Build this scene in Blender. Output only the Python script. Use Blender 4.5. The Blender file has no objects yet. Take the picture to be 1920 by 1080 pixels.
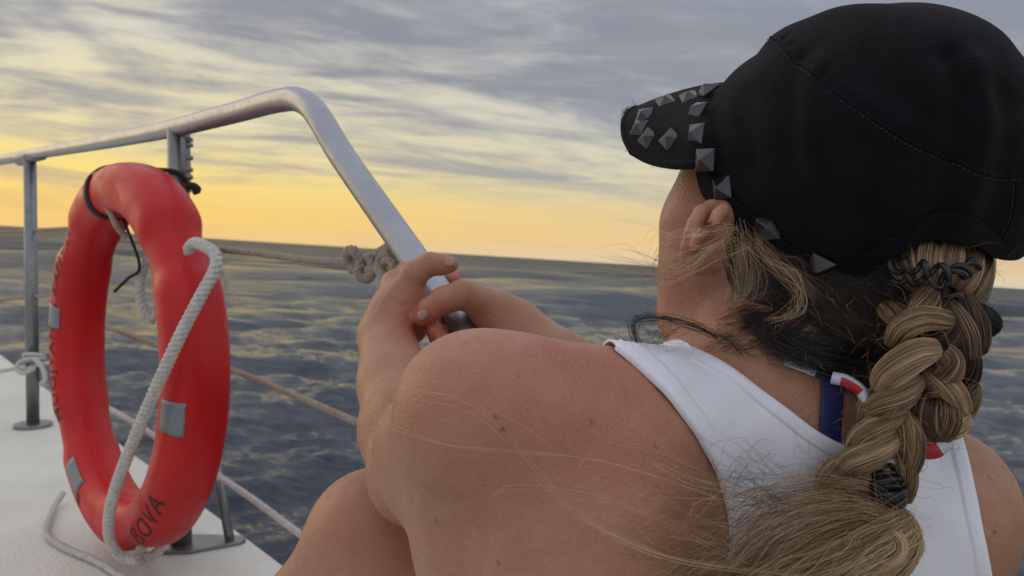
import bpy, math, random
import numpy as np
from mathutils import Vector, Matrix
from mathutils.bvhtree import BVHTree

# ------------------------------------------------------------ camera
R = math.radians
sc = bpy.context.scene
col = sc.collection
FPX = 1663.0
CAMH = 2.8
CAM = Matrix.Translation((0, 0, CAMH)) @ Matrix.Rotation(R(90 - 2.0), 4, 'X') @ Matrix.Rotation(R(3.55), 4, 'Z')
cd = bpy.data.cameras.new('camera')
cam = bpy.data.objects.new('camera', cd)
col.objects.link(cam)
cam.matrix_world = CAM
cd.sensor_width = 36.0
cd.lens = 36.0 * FPX / 1920.0
cd.clip_start = 0.02
cd.clip_end = 30000
cd.dof.use_dof = True
cd.dof.focus_distance = 0.60
cd.dof.aperture_fstop = 15.0
sc.camera = cam
MW = np.array(CAM)

# ------------------------------------------------------------ world
w = bpy.data.worlds.new('World')
sc.world = w
w.use_nodes = True
NT = w.node_tree
NT.nodes.clear()


class NB:
    """small helper that writes node maths"""
    def __init__(s, nt): s.nt = nt
    def n(s, t, **k):
        x = s.nt.nodes.new(t)
        for a, b in k.items(): setattr(x, a, b)
        return x
    def put(s, sock, v):
        if isinstance(v, bpy.types.NodeSocket): s.nt.links.new(v, sock)
        elif v is not None:
            try: sock.default_value = v
            except Exception: sock.default_value = (*v, 1.0)
    def m(s, op, a, b=None, c=None, clamp=False):
        x = s.n('ShaderNodeMath', operation=op, use_clamp=clamp)
        s.put(x.inputs[0], a); s.put(x.inputs[1], b)
        if c is not None: s.put(x.inputs[2], c)
        return x.outputs[0]
    def sm(s, v, a, b, lo=0.0, hi=1.0):
        x = s.n('ShaderNodeMapRange', interpolation_type='SMOOTHSTEP')
        s.put(x.inputs[0], v); s.put(x.inputs[1], a); s.put(x.inputs[2], b); s.put(x.inputs[3], lo); s.put(x.inputs[4], hi)
        return x.outputs[0]
    def mix(s, f, a, b, mode='MIX'):
        x = s.n('ShaderNodeMix', data_type='RGBA', blend_type=mode)
        s.put(x.inputs[0], f); s.put(x.inputs[6], a); s.put(x.inputs[7], b)
        return x.outputs[2]
    def xyz(s, x, y, z):
        c = s.n('ShaderNodeCombineXYZ'); s.put(c.inputs[0], x); s.put(c.inputs[1], y); s.put(c.inputs[2], z)
        return c.outputs[0]
    def noise(s, v, scale, det=4, rough=.5, dist=0.0, lac=2.0):
        x = s.n('ShaderNodeTexNoise')
        s.put(x.inputs['Vector'], v); x.inputs['Scale'].default_value = scale
        x.inputs['Detail'].default_value = det; x.inputs['Roughness'].default_value = rough
        x.inputs['Distortion'].default_value = dist; x.inputs['Lacunarity'].default_value = lac
        return x.outputs[0]
    def ramp(s, f, stops, interp='LINEAR'):
        x = s.n('ShaderNodeValToRGB')
        cr = x.color_ramp; cr.interpolation = interp
        while len(cr.elements) < len(stops): cr.elements.new(.5)
        for e, (p, c) in zip(cr.elements, stops):
            e.position = p; e.color = (*c, 1)
        s.put(x.inputs[0], f)
        return x.outputs[0]


def L8(r, g, b):
    f = lambda c: (c / 255 / 12.92) if c / 255 <= .04045 else ((c / 255 + .055) / 1.055) ** 2.4
    return (f(r), f(g), f(b))


SUN_AZ, SUN_EL = R(-58), R(16)
b = NB(NT)
tc = b.n('ShaderNodeTexCoord')
sep = b.n('ShaderNodeSeparateXYZ'); NT.links.new(tc.outputs['Generated'], sep.inputs[0])
X, Y, Z = sep.outputs
az = b.m('ARCTAN2', X, Y)
el = b.m('ARCSINE', Z)
elp = b.m('MAXIMUM', el, 0.0)
e1 = b.m('DIVIDE', elp, R(20), clamp=True)            # 0..1 over the lowest twenty degrees
daz = b.m('SUBTRACT', az, R(-26))
warm = b.m('EXPONENT', b.m('MULTIPLY', b.m('MULTIPLY', daz, daz), -1 / (R(27) ** 2)))
# clear-sky glow of the sunset
glowL = b.ramp(e1, [(0.0, L8(250, 206, 130)), (.08, L8(254, 212, 116)), (.18, L8(255, 226, 132)), (.33, L8(244, 230, 178)), (.6, L8(224, 218, 198)), (1.0, L8(205, 206, 200))])
glowR = b.ramp(e1, [(0.0, L8(222, 208, 184)), (.06, L8(236, 204, 156)), (.14, L8(232, 204, 156)), (.24, L8(222, 212, 180)), (.45, L8(202, 203, 200)), (1.0, L8(172, 178, 188))])
glow = b.mix(warm, glowR, glowL)
# cloud deck, seen in perspective: project the direction on a plane overhead
zc = b.m('ADD', b.m('MAXIMUM', Z, 0.0), 0.085)
pu = b.m('DIVIDE', X, zc); pv = b.m('DIVIDE', Y, zc)
rot = R(11)
qu = b.m('ADD', b.m('MULTIPLY', pu, math.cos(rot)), b.m('MULTIPLY', pv, math.sin(rot)))
qv = b.m('SUBTRACT', b.m('MULTIPLY', pv, math.cos(rot)), b.m('MULTIPLY', pu, math.sin(rot)))
pvec = b.xyz(b.m('MULTIPLY', qu, .74), b.m('MULTIPLY', qv, .80), 3.0)
n1 = b.noise(pvec, .85, 9, .58, .7)
pvec2 = b.xyz(b.m('MULTIPLY', qu, .62), b.m('MULTIPLY', qv, 1.1), 9.0)
n2 = b.noise(pvec2, 2.4, 8, .62, .5)
# thin streaks low over the horizon
svec = b.xyz(b.m('MULTIPLY', az, 3.2), b.m('ADD', b.m('MULTIPLY', el, 30.0), b.m('MULTIPLY', az, 1.0)), 5.5)
n3 = b.noise(svec, 1.15, 5, .55, .3)
cover = b.m('ADD', b.m('ADD', b.m('MULTIPLY', n1, .80), b.m('MULTIPLY', n2, .46)), b.m('MULTIPLY', e1, .27))
cover = b.m('SUBTRACT', cover, b.m('ADD', b.m('MULTIPLY', warm, .055), .105))
mask = b.sm(cover, .49, .73)
mask = b.m('MULTIPLY', mask, b.sm(e1, .08, .36))
streak = b.m('MULTIPLY', b.sm(n3, .47, .66), b.sm(e1, .03, .22, .25, .95))
mask = b.m('MAXIMUM', mask, streak)
cloudL = b.ramp(e1, [(0, L8(226, 186, 130)), (.3, L8(186, 178, 168)), (.55, L8(162, 161, 166)), (1, L8(134, 141, 154))])
cloudR = b.ramp(e1, [(0, L8(196, 186, 184)), (.25, L8(160, 166, 175)), (.55, L8(156, 160, 168)), (1, L8(130, 138, 150))])
cloud = b.mix(warm, cloudR, cloudL)
cloud = b.mix(b.sm(n2, .35, .7), cloud, b.mix(1.0, cloud, (.84, .86, .90, 1), 'MULTIPLY'))
view = b.mix(mask, glow, cloud)
# overhead and behind: pale blue evening overcast
nz = b.noise(pvec, .35, 4, .5, .2)
over = b.mix(nz, (.66, .68, .77, 1), (.86, .87, .95, 1))
lift = b.sm(el, R(11), R(36))
over = b.mix(b.m('MULTIPLY', b.m('MULTIPLY', warm, .55), b.sm(el, R(70), R(25))), over, (.88, .84, .78, 1))
skyc = b.mix(lift, view, over)
back = b.sm(Y, .45, -.35)
backc = b.mix(b.sm(el, 0, R(30)), (.66, .65, .68, 1), over)
skyc = b.mix(back, skyc, backc)
# a little of the physical sky shows through the gaps
nish = b.n('ShaderNodeTexSky', sky_type='NISHITA'); nish.sun_disc = False
nish.sun_elevation = SUN_EL; nish.sun_rotation = SUN_AZ
nmul = b.mix(1.0, nish.outputs[0], (.05, .05, .05, 1), 'MULTIPLY')
skyc = b.mix(.06, skyc, nmul)
below = b.sm(Z, -.02, 0.0)
skyc = b.mix(below, (.10, .12, .16, 1), skyc)
bg = b.n('ShaderNodeBackground'); NT.links.new(skyc, bg.inputs[0]); bg.inputs[1].default_value = 1.0
wo = b.n('ShaderNodeOutputWorld'); NT.links.new(bg.outputs[0], wo.inputs[0])

sl = bpy.data.lights.new('sun', 'SUN')
sl.energy = 0.5; sl.angle = R(40); sl.color = (1.0, .74, .44)
so = bpy.data.objects.new('sun', sl); col.objects.link(so)
sd = Vector((math.sin(SUN_AZ) * math.cos(SUN_EL), math.cos(SUN_AZ) * math.cos(SUN_EL), math.sin(SUN_EL)))
so.rotation_euler = sd.to_track_quat('Z', 'Y').to_euler()
so.location = sd * 50

sc.view_settings.view_transform = 'Standard'
sc.view_settings.look = 'None'
sc.view_settings.exposure = 0.0
sc.view_settings.gamma = 1.0
sc.view_settings.use_curve_mapping = False
sc.render.engine = 'CYCLES'
sc.cycles.max_bounces = 6
sc.cycles.use_denoising = True

# ------------------------------------------------------------ helpers
def C(px, py, d):
    return np.array([(px - 960.0) / FPX * d, (540.0 - py) / FPX * d, -d])
def toworld(v):
    v = np.asarray(v, float)
    return v @ MW[:3, :3].T + MW[:3, 3]
def unit(v):
    v = np.asarray(v, float); return v / (np.linalg.norm(v) + 1e-12)
ORG = {}

def setp(o, label=None, cat=None, group=None, kind=None):
    if label: o['label'] = label
    if cat: o['category'] = cat
    if group: o['group'] = group
    if kind: o['kind'] = kind
    return o
def thing(name, base, label, cat, group=None):
    o = bpy.data.objects.new(name, None); col.objects.link(o)
    wp = toworld(base); o.location = wp; ORG[o.name] = wp
    o.empty_display_size = .05
    return setp(o, label, cat, group)
def mk(name, verts, faces, mat, parent=None, base=None, smooth=True, attrs=None, uv=None, world=False, **props):
    v = np.asarray(verts, float)
    if not world: v = toworld(v)
    org = ORG[parent.name] if parent is not None else (toworld(base) if base is not None else np.zeros(3))
    v = v - org
    me = bpy.data.meshes.new(name)
    if isinstance(faces, np.ndarray):
        nf, k = faces.shape
        me.vertices.add(len(v)); me.vertices.foreach_set('co', v.astype(np.float32).ravel())
        me.loops.add(nf * k); me.loops.foreach_set('vertex_index', faces.astype(np.int32).ravel())
        me.polygons.add(nf)
        me.polygons.foreach_set('loop_start', np.arange(0, nf * k, k, dtype=np.int32))
        me.polygons.foreach_set('loop_total', np.full(nf, k, np.int32))
        me.update(calc_edges=True)
    else:
        me.from_pydata(v.tolist(), [], faces)
    if smooth: me.polygons.foreach_set('use_smooth', np.ones(len(me.polygons), bool))
    if attrs:
        for an, arr in attrs.items():
            arr = np.asarray(arr, np.float32)
            if arr.ndim == 1:
                a = me.attributes.new(an, 'FLOAT', 'POINT'); a.data.foreach_set('value', arr)
            else:
                if arr.shape[1] == 3:
                    a = me.attributes.new(an, 'FLOAT_VECTOR', 'POINT'); a.data.foreach_set('vector', arr.ravel())
    me.validate()
    if mat is not None: me.materials.append(mat)
    o = bpy.data.objects.new(name, me); col.objects.link(o)
    if parent is not None:
        o.parent = parent
        ORG[o.name] = org
    else:
        o.location = org; ORG[o.name] = org
    return setp(o, **props)
def fit_loc(o):
    return o

def spline(pts, n, closed=False):
    """centripetal-like Catmull-Rom resampling of rows of any width"""
    P = np.asarray(pts, float)
    k = len(P)
    if closed: Q = np.vstack([P[-1], P, P[0], P[1]]); segs = k
    else: Q = np.vstack([2 * P[0] - P[1], P, 2 * P[-1] - P[-2]]); segs = k - 1
    t = np.linspace(0, segs, n, endpoint=not closed)
    i = np.minimum(t.astype(int), segs - 1); f = (t - i)[:, None]
    p0, p1, p2, p3 = Q[i], Q[i + 1], Q[i + 2], Q[i + 3]
    return .5 * ((2 * p1) + (-p0 + p2) * f + (2 * p0 - 5 * p1 + 4 * p2 - p3) * f ** 2 + (-p0 + 3 * p1 - 3 * p2 + p3) * f ** 3)
def frames(P, closed=False):
    n = len(P)
    T = np.roll(P, -1, 0) - np.roll(P, 1, 0) if closed else np.gradient(P, axis=0)
    T /= np.linalg.norm(T, axis=1)[:, None] + 1e-12
    N = np.zeros_like(P)
    a = np.array([0, 1., 0]) if abs(T[0][1]) < .9 else np.array([1., 0, 0])
    N[0] = unit(a - T[0] * (a @ T[0]))
    for i in range(1, n):
        v = N[i - 1] - T[i] * (N[i - 1] @ T[i]); N[i] = unit(v)
    return T, N, np.cross(T, N)
class MB:
    def __init__(s): s.v = []; s.f = []; s.n = 0; s.a = []
    def add(s, v, f, a=None):
        s.v.append(np.asarray(v, float)); s.f += [tuple(int(i) + s.n for i in q) for q in f]; s.n += len(v)
        s.a.append(np.full(len(v), 0.0 if a is None else a) if np.isscalar(a) or a is None else np.asarray(a))
        return s
    def tube(s, P, r, k=12, closed=False, cap=True, a=None, squash=None, ref=None):
        P = np.asarray(P, float); n = len(P)
        r = np.broadcast_to(r, (n,))
        T, N, B = frames(P, closed)
        if ref is not None:
            N = ref - T * (T @ ref)[:, None]; N /= np.linalg.norm(N, axis=1)[:, None]; B = np.cross(T, N)
        th = np.linspace(0, 2 * math.pi, k, endpoint=False)
        sq = 1.0 if squash is None else squash
        v = (P[:, None] + r[:, None, None] * (np.cos(th)[None, :, None] * N[:, None] + sq * np.sin(th)[None, :, None] * B[:, None])).reshape(-1, 3)
        f = []
        m = n if closed else n - 1
        for i in range(m):
            j = (i + 1) % n
            for q in range(k):
                q2 = (q + 1) % k
                f.append((i * k + q, i * k + q2, j * k + q2, j * k + q))
        if cap and not closed:
            f.append(tuple(range(k))[::-1]); f.append(tuple((n - 1) * k + q for q in range(k)))
        return s.add(v, f, a)
    def grid(s, G, closed_u=False, closed_v=False, a=None):
        G = np.asarray(G, float); nu, nv = G.shape[:2]
        f = []
        for i in range(nu if closed_u else nu - 1):
            for j in range(nv if closed_v else nv - 1):
                i2, j2 = (i + 1) % nu, (j + 1) % nv
                f.append((i * nv + j, i * nv + j2, i2 * nv + j2, i2 * nv + j))
        return s.add(G.reshape(-1, 3), f, a)
    def rope(s, P, r, pitch, strands=3, k=8, a=None):
        P = np.asarray(P, float)
        L = np.concatenate([[0], np.cumsum(np.linalg.norm(np.diff(P, axis=0), axis=1))])
        n = max(8, int(L[-1] / pitch * 10))
        t = np.linspace(0, L[-1], n)
        Q = np.stack([np.interp(t, L, P[:, i]) for i in range(3)], 1)
        T, N, B = frames(Q)
        for q in range(strands):
            ph = t / pitch * 2 * math.pi + q * 2 * math.pi / strands
            S = Q + (r * .50) * (np.cos(ph)[:, None] * N + np.sin(ph)[:, None] * B)
            s.tube(S, r * .56, k, a=a)
        return s
    def box(s, c, ax, h, a=None):
        c = np.asarray(c); v = []
        for sx in (-1, 1):
            for sy in (-1, 1):
                for sz in (-1, 1):
                    v.append(c + sx * h[0] * ax[0] + sy * h[1] * ax[1] + sz * h[2] * ax[2])
        return s.add(v, [(0, 1, 3, 2), (4, 6, 7, 5), (0, 4, 5, 1), (2, 3, 7, 6), (0, 2, 6, 4), (1, 5, 7, 3)], a)
    def mk(s, name, mat, parent=None, **k):
        v = np.vstack(s.v)
        ks = {len(q) for q in s.f}
        f = np.array(s.f) if len(ks) == 1 else s.f
        if k.pop('colattr', False): k['attrs'] = {'shade': np.concatenate(s.a)}
        return mk(name, v, f, mat, parent, **k)

def solidify(o, t, off=-1.0):
    m = o.modifiers.new('solid', 'SOLIDIFY'); m.thickness = t; m.offset = off; return o
def bevel(o, wd, seg=2):
    m = o.modifiers.new('bevel', 'BEVEL'); m.width = wd; m.segments = seg; m.limit_method = 'ANGLE'; return o

# ------------------------------------------------------------ materials
def mat(name):
    m = bpy.data.materials.new(name); m.use_nodes = True
    nt = m.node_tree; nb = NB(nt)
    p = nt.nodes['Principled BSDF']
    return m, nb, p
def bump(nb, p, h, dist, strength=1.0, chain=None):
    x = nb.n('ShaderNodeBump'); x.inputs['Distance'].default_value = dist; x.inputs['Strength'].default_value = strength
    nb.put(x.inputs['Height'], h)
    if chain is not None: nb.put(x.inputs['Normal'], chain)
    nb.put(p.inputs['Normal'], x.outputs[0]); return x.outputs[0]
def coord(nb, which='Object'):
    return nb.n('ShaderNodeTexCoord').outputs[which]
def simple(name, c1, c2, rough, scale, metal=0.0, bscale=None, bdist=.0005, spec=.5, rvar=.08):
    m, nb, p = mat(name)
    co = coord(nb)
    f = nb.noise(co, scale, 5, .6)
    nb.put(p.inputs['Base Color'], nb.mix(nb.sm(f, .3, .7), (*c1, 1), (*c2, 1)))
    nb.put(p.inputs['Roughness'], nb.sm(nb.noise(co, scale * 2.3, 4, .6), .25, .75, rough - rvar, rough + rvar))
    p.inputs['Metallic'].default_value = metal
    p.inputs['Specular IOR Level'].default_value = spec
    if bscale: bump(nb, p, nb.noise(co, bscale, 4, .6), bdist)
    return m
# ------------------------------------------------------------ boat frame (the boat heels a little against the horizon)
BETA = math.atan(105 / FPX)
UPB = np.array([0, math.cos(BETA), math.sin(BETA)])
HD = 0.564                                             # deck below the camera
def deckpt(px, py, lift=0.0):
    r = C(px, py, 1.0); t = (-HD + lift) / (r @ UPB); return r * t
RAIL = unit(np.array([-.61, 0, -.79]) - UPB * (np.array([-.61, 0, -.79]) @ UPB))     # towards the bow
OUT = unit(np.cross(RAIL, UPB))                                                    # outboard
if OUT[0] < 0: OUT = -OUT

# ------------------------------------------------------------ sea
def build_sea():
    m, nb, p = mat('sea_water')
    p.inputs['Base Color'].default_value = (.026, .038, .058, 1)
    p.inputs['Specular IOR Level'].default_value = .5
    geo = nb.n('ShaderNodeNewGeometry').outputs['Position']
    dist = nb.n('ShaderNodeVectorMath', operation='LENGTH'); nb.put(dist.inputs[0], geo)
    dd = dist.outputs['Value']
    mp = nb.n('ShaderNodeMapping'); nb.put(mp.inputs[0], geo); mp.inputs['Scale'].default_value = (.55, 1.25, 1); mp.inputs['Rotation'].default_value = (0, 0, R(14))
    nb.put(p.inputs['IOR'], nb.sm(dd, 18, 140, 1.34, 1.09))
    h1 = nb.noise(mp.outputs[0], 3.4, 6, .66, .4)
    h2 = nb.noise(mp.outputs[0], .75, 5, .62, .3)
    h3 = nb.noise(mp.outputs[0], .13, 5, .62, .3)
    h4 = nb.noise(mp.outputs[0], .022, 5, .62, .3)
    h = nb.m('ADD', nb.m('MULTIPLY', h1, .095), nb.m('ADD', nb.m('MULTIPLY', h2, nb.sm(dd, 8, 50, .10, .62)), nb.m('ADD', nb.m('MULTIPLY', h3, nb.sm(dd, 30, 200, .0, 3.6)), nb.m('MULTIPLY', h4, nb.sm(dd, 120, 900, .0, 24.0)))))
    bump(nb, p, h, 1.0, 1.0)
    ruffle = nb.m('ADD', nb.m('MULTIPLY', nb.sm(h3, .35, .65), .5), nb.m('MULTIPLY', nb.sm(h4, .35, .65), .5))
    base_r = nb.sm(nb.m('LOGARITHM', dd, 10.0), 1.2, 2.8, .05, .20)
    nb.put(p.inputs['Roughness'], nb.m('ADD', base_r, nb.m('MULTIPLY', ruffle, nb.sm(dd, 40, 300, .0, .12))))
    rng = np.random.RandomState(5)
    r = [2.5]
    while r[-1] < 9000:
        x = r[-1]; r.append(x + (max(.035, x * x / 2600) if x > 7 else .12) if x < 600 else x * 1.15)
    r = np.array(r)
    a_in = np.linspace(R(-41), R(41), 560)
    a_out = np.linspace(R(41), R(319), 60)[1:-1]
    a = np.concatenate([a_in, a_out])
    RR, AA = np.meshgrid(r, a, indexing='ij')
    x = RR * np.sin(AA); y = RR * np.cos(AA); z = np.zeros_like(x)
    dr = np.gradient(r)[:, None]
    cell = np.maximum(dr, RR * R(82) / 560); cell = np.where(np.abs(((AA + math.pi) % (2 * math.pi)) - math.pi) > R(42), RR * R(5), cell)
    for i in range(96):
        lam = .17 * (90 ** (i / 95.0)) * rng.uniform(.9, 1.1)
        th = R(-68) + rng.normal(0, .55)
        kx, ky = math.cos(th) * 2 * math.pi / lam, math.sin(th) * 2 * math.pi / lam
        amp = .0125 * lam ** .84 * rng.uniform(.5, 1.2) / (1 + (lam / 6) ** 2)
        flt = np.clip(lam / (2.6 * cell) - 1, 0, 1)
        ph = kx * x + ky * y + rng.uniform(0, 6.28)
        s = np.sin(ph)
        z += amp * flt * ((1 - 2 * np.abs(np.sin(ph * .5)) ** .8) * .75 + .35 * s) if lam < 3 else amp * flt * (s + .4 * s * s - .2)
    far_w = np.clip((RR - 22) / 90, 0, 1) ** 1.2
    for i in range(46):
        lam = 5.0 * (14 ** (i / 45.0)) * rng.uniform(.9, 1.1)
        th = R(-75) + rng.normal(0, .5)
        kx, ky = math.cos(th) * 2 * math.pi / lam, math.sin(th) * 2 * math.pi / lam
        flt = np.clip(lam / (2.2 * cell) - 1, 0, 1)
        z += .0062 * lam * rng.uniform(.6, 1.2) * flt * far_w * np.sin(kx * x + ky * y + rng.uniform(0, 6.28))
    V = np.stack([x, y, z], -1).reshape(-1, 3)
    nr, na = x.shape
    i, j = np.meshgrid(np.arange(nr - 1), np.arange(na), indexing='ij')
    j2 = (j + 1) % na
    F = np.stack([i * na + j, (i + 1) * na + j, (i + 1) * na + j2, i * na + j2], -1).reshape(-1, 4)
    F = F[:, ::-1]
    mk('sea', V, F, m, world=True, kind='structure')
build_sea()

# ------------------------------------------------------------ deck
def build_deck():
    m, nb, p = mat('deck_paint')
    co = coord(nb)
    n = nb.noise(co, 3.0, 6, .6); n2 = nb.noise(co, 260, 3, .7)
    c = nb.mix(nb.sm(n, .3, .7), (.60, .60, .53, 1), (.70, .70, .63, 1))
    c = nb.mix(nb.sm(nb.noise(co, 26, 6, .7), .56, .78, 0, .45), c, (.36, .35, .31, 1))
    nb.put(p.inputs['Base Color'], c); p.inputs['Roughness'].default_value = .6
    vo = nb.n('ShaderNodeTexVoronoi'); nb.put(vo.inputs['Vector'], co); vo.inputs['Scale'].default_value = 190
    bump(nb, p, nb.m('ADD', n2, vo.outputs['Distance']), .0011, 1.0)
    e0 = deckpt(541, 1047); e1 = deckpt(196, 798)
    d = unit(e1 - e0); d = unit(d - UPB * (d @ UPB))
    inn = unit(np.cross(d, UPB));
    if inn[0] > 0: inn = -inn
    a, bb = e0 - d * 3.2, e0 + d * 9
    N = 60
    # profile across: hull side, rounded gunwale, deck
    prof = [(-.02, -1.6), (.0, -.30), (.0, -.05), (-.004, -.022), (-.016, -.006), (-.036, 0), (-.3, 0), (-1.0, 0), (-3.5, 0)]
    G = []
    for t in np.linspace(0, 1, N):
        q = a + (bb - a) * t
        taper = 0.0
        G.append([q - inn * (o + .0) * 1.0 * 1.0 + UPB * hgt if False else q + inn * (-o) + UPB * hgt for o, hgt in prof])
    o = MB().grid(G).mk('boat_deck', m, kind='structure', base=e0)
    return e0, d, inn
E0, DD, INN = build_deck()

# ------------------------------------------------------------ guard rail
steel = None
def build_rail():
    global steel
    m, nb, p = mat('brushed_steel')
    co = coord(nb)
    n = nb.noise(co, 14, 5, .6)
    nb.put(p.inputs['Base Color'], nb.mix(n, (.31, .33, .36, 1), (.42, .44, .47, 1)))
    p.inputs['Metallic'].default_value = 1.0
    nb.put(p.inputs['Roughness'], nb.sm(nb.noise(co, 60, 4, .7), .3, .8, .34, .50))
    bump(nb, p, nb.noise(co, 500, 3, .6), .00008, .6)
    steel = m
    dk, nb, p = mat('weathered_steel')
    co = coord(nb)
    nb.put(p.inputs['Base Color'], nb.mix(nb.noise(co, 30, 5, .6), (.16, .17, .17, 1), (.30, .31, .31, 1)))
    p.inputs['Metallic'].default_value = .85
    nb.put(p.inputs['Roughness'], nb.sm(nb.noise(co, 90, 4, .7), .3, .8, .32, .55))
    bump(nb, p, nb.noise(co, 300, 3, .6), .0003, .6)
    root = thing('guard_rail', deckpt(345, 1040), 'stainless steel guard rail bending down into the hands at the deck edge', 'railing')
    pts = [C(-420, 375, 5.2), C(-150, 327, 3.5), C(57, 290, 2.57), C(200, 265, 1.95), C(317, 242, 1.58), C(433, 213, 1.355), C(500, 194, 1.235)]
    bend = [C(532, 187, 1.18), C(556, 186, 1.15), C(580, 198, 1.12), C(602, 226, 1.095)]
    down = [C(640, 290, 1.06), C(720, 405, .99), C(800, 519, .925), C(865, 612, .88), C(960, 745, .825), C(1050, 875, .79)]
    P = spline(pts + bend + down, 150)
    MB().tube(P, .0160, 24).mk('top_rail', m, root)
    # two stanchions
    def stanchion(top, bot, r):
        mb = MB().tube(np.array([bot, bot + (top - bot) * .5, top]), r, 20)
        return mb.mk('stanchion', dk, root)
    def plate(c, ax, ay, parent, outline, th=.008):
        n = len(outline)
        v = [c + ax * x + ay * y for x, y in outline] + [c + ax * x + ay * y + UPB * th for x, y in outline]
        f = [tuple(range(n))[::-1], tuple(range(n, 2 * n))] + [(i, (i + 1) % n, n + (i + 1) % n, n + i) for i in range(n)]
        return bevel(mk('base_plate', v, f, dk, parent, smooth=False), .002)
    b1 = deckpt(340, 1025)
    s1 = stanchion(C(334, 240, 1.545), b1, .0185)
    # tie clips and slotted bracket at the top of the near stanchion
    mb = MB()
    for py in (262, 272, 296, 318, 332):
        c = C(354, py, 1.54); mb.box(c, (np.array([1., 0, 0]), np.array([0, 1., 0]), np.array([0, 0, 1.])), (.006, .0035, .006))
    mb.box(C(347, 300, 1.545), (np.array([1., 0, 0]), UPB, np.array([0, 0, 1.])), (.006, .055, .012))
    bevel(mb.mk('bracket', dk, s1, smooth=False), .001)
    brace_foot = deckpt(432, 1018)
    MB().tube(spline([brace_foot, C(416, 930, 1.60), C(402, 850, 1.62), C(385, 760, 1.63)], 14), .0085, 14).mk('brace', dk, s1)
    ex = unit(brace_foot - b1); ey = unit(np.cross(UPB, ex))
    plate(b1 - UPB * .001, ex, ey, s1, [(-.035, -.035), (.02, -.045), (.105, -.016), (.112, .0), (.105, .018), (.02, .045), (-.035, .035)])
    b2 = deckpt(62, 800)
    s2 = stanchion(C(56, 296, 2.57), b2, .0175)
    cc = [(.052 * math.cos(t), .052 * math.sin(t)) for t in np.linspace(0, 2 * math.pi, 20, endpoint=False)]
    plate(b2 - UPB * .001, RAIL, OUT, s2, cc, .012)
    MB().tube(np.array([C(36, 299, 2.6), C(57, 293, 2.57), C(78, 288, 2.54)]), .0190, 18).mk('rail_collar', m, root)
    # a third stanchion forward, out of the frame to the left
    b3 = b2 + RAIL * 1.35
    stanchion(b3 + UPB * .79, b3, .0175)
build_rail()

# ------------------------------------------------------------ rope lifelines
def rope_mat(name, c1, c2):
    m, nb, p = mat(name)
    co = coord(nb)
    f = nb.noise(co, 130, 5, .7)
    nb.put(p.inputs['Base Color'], nb.mix(nb.sm(f, .3, .75), (*c1, 1), (*c2, 1)))
    p.inputs['Roughness'].default_value = .9
    p.inputs['Specular IOR Level'].default_value = .2
    bump(nb, p, nb.noise(co, 900, 3, .7), .0006, .8)
    return m
ROPE_W = rope_mat('white_rope', (.62, .60, .56), (.40, .38, .35))
ROPE_B = rope_mat('beige_rope', (.40, .34, .27), (.24, .20, .155))

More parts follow.
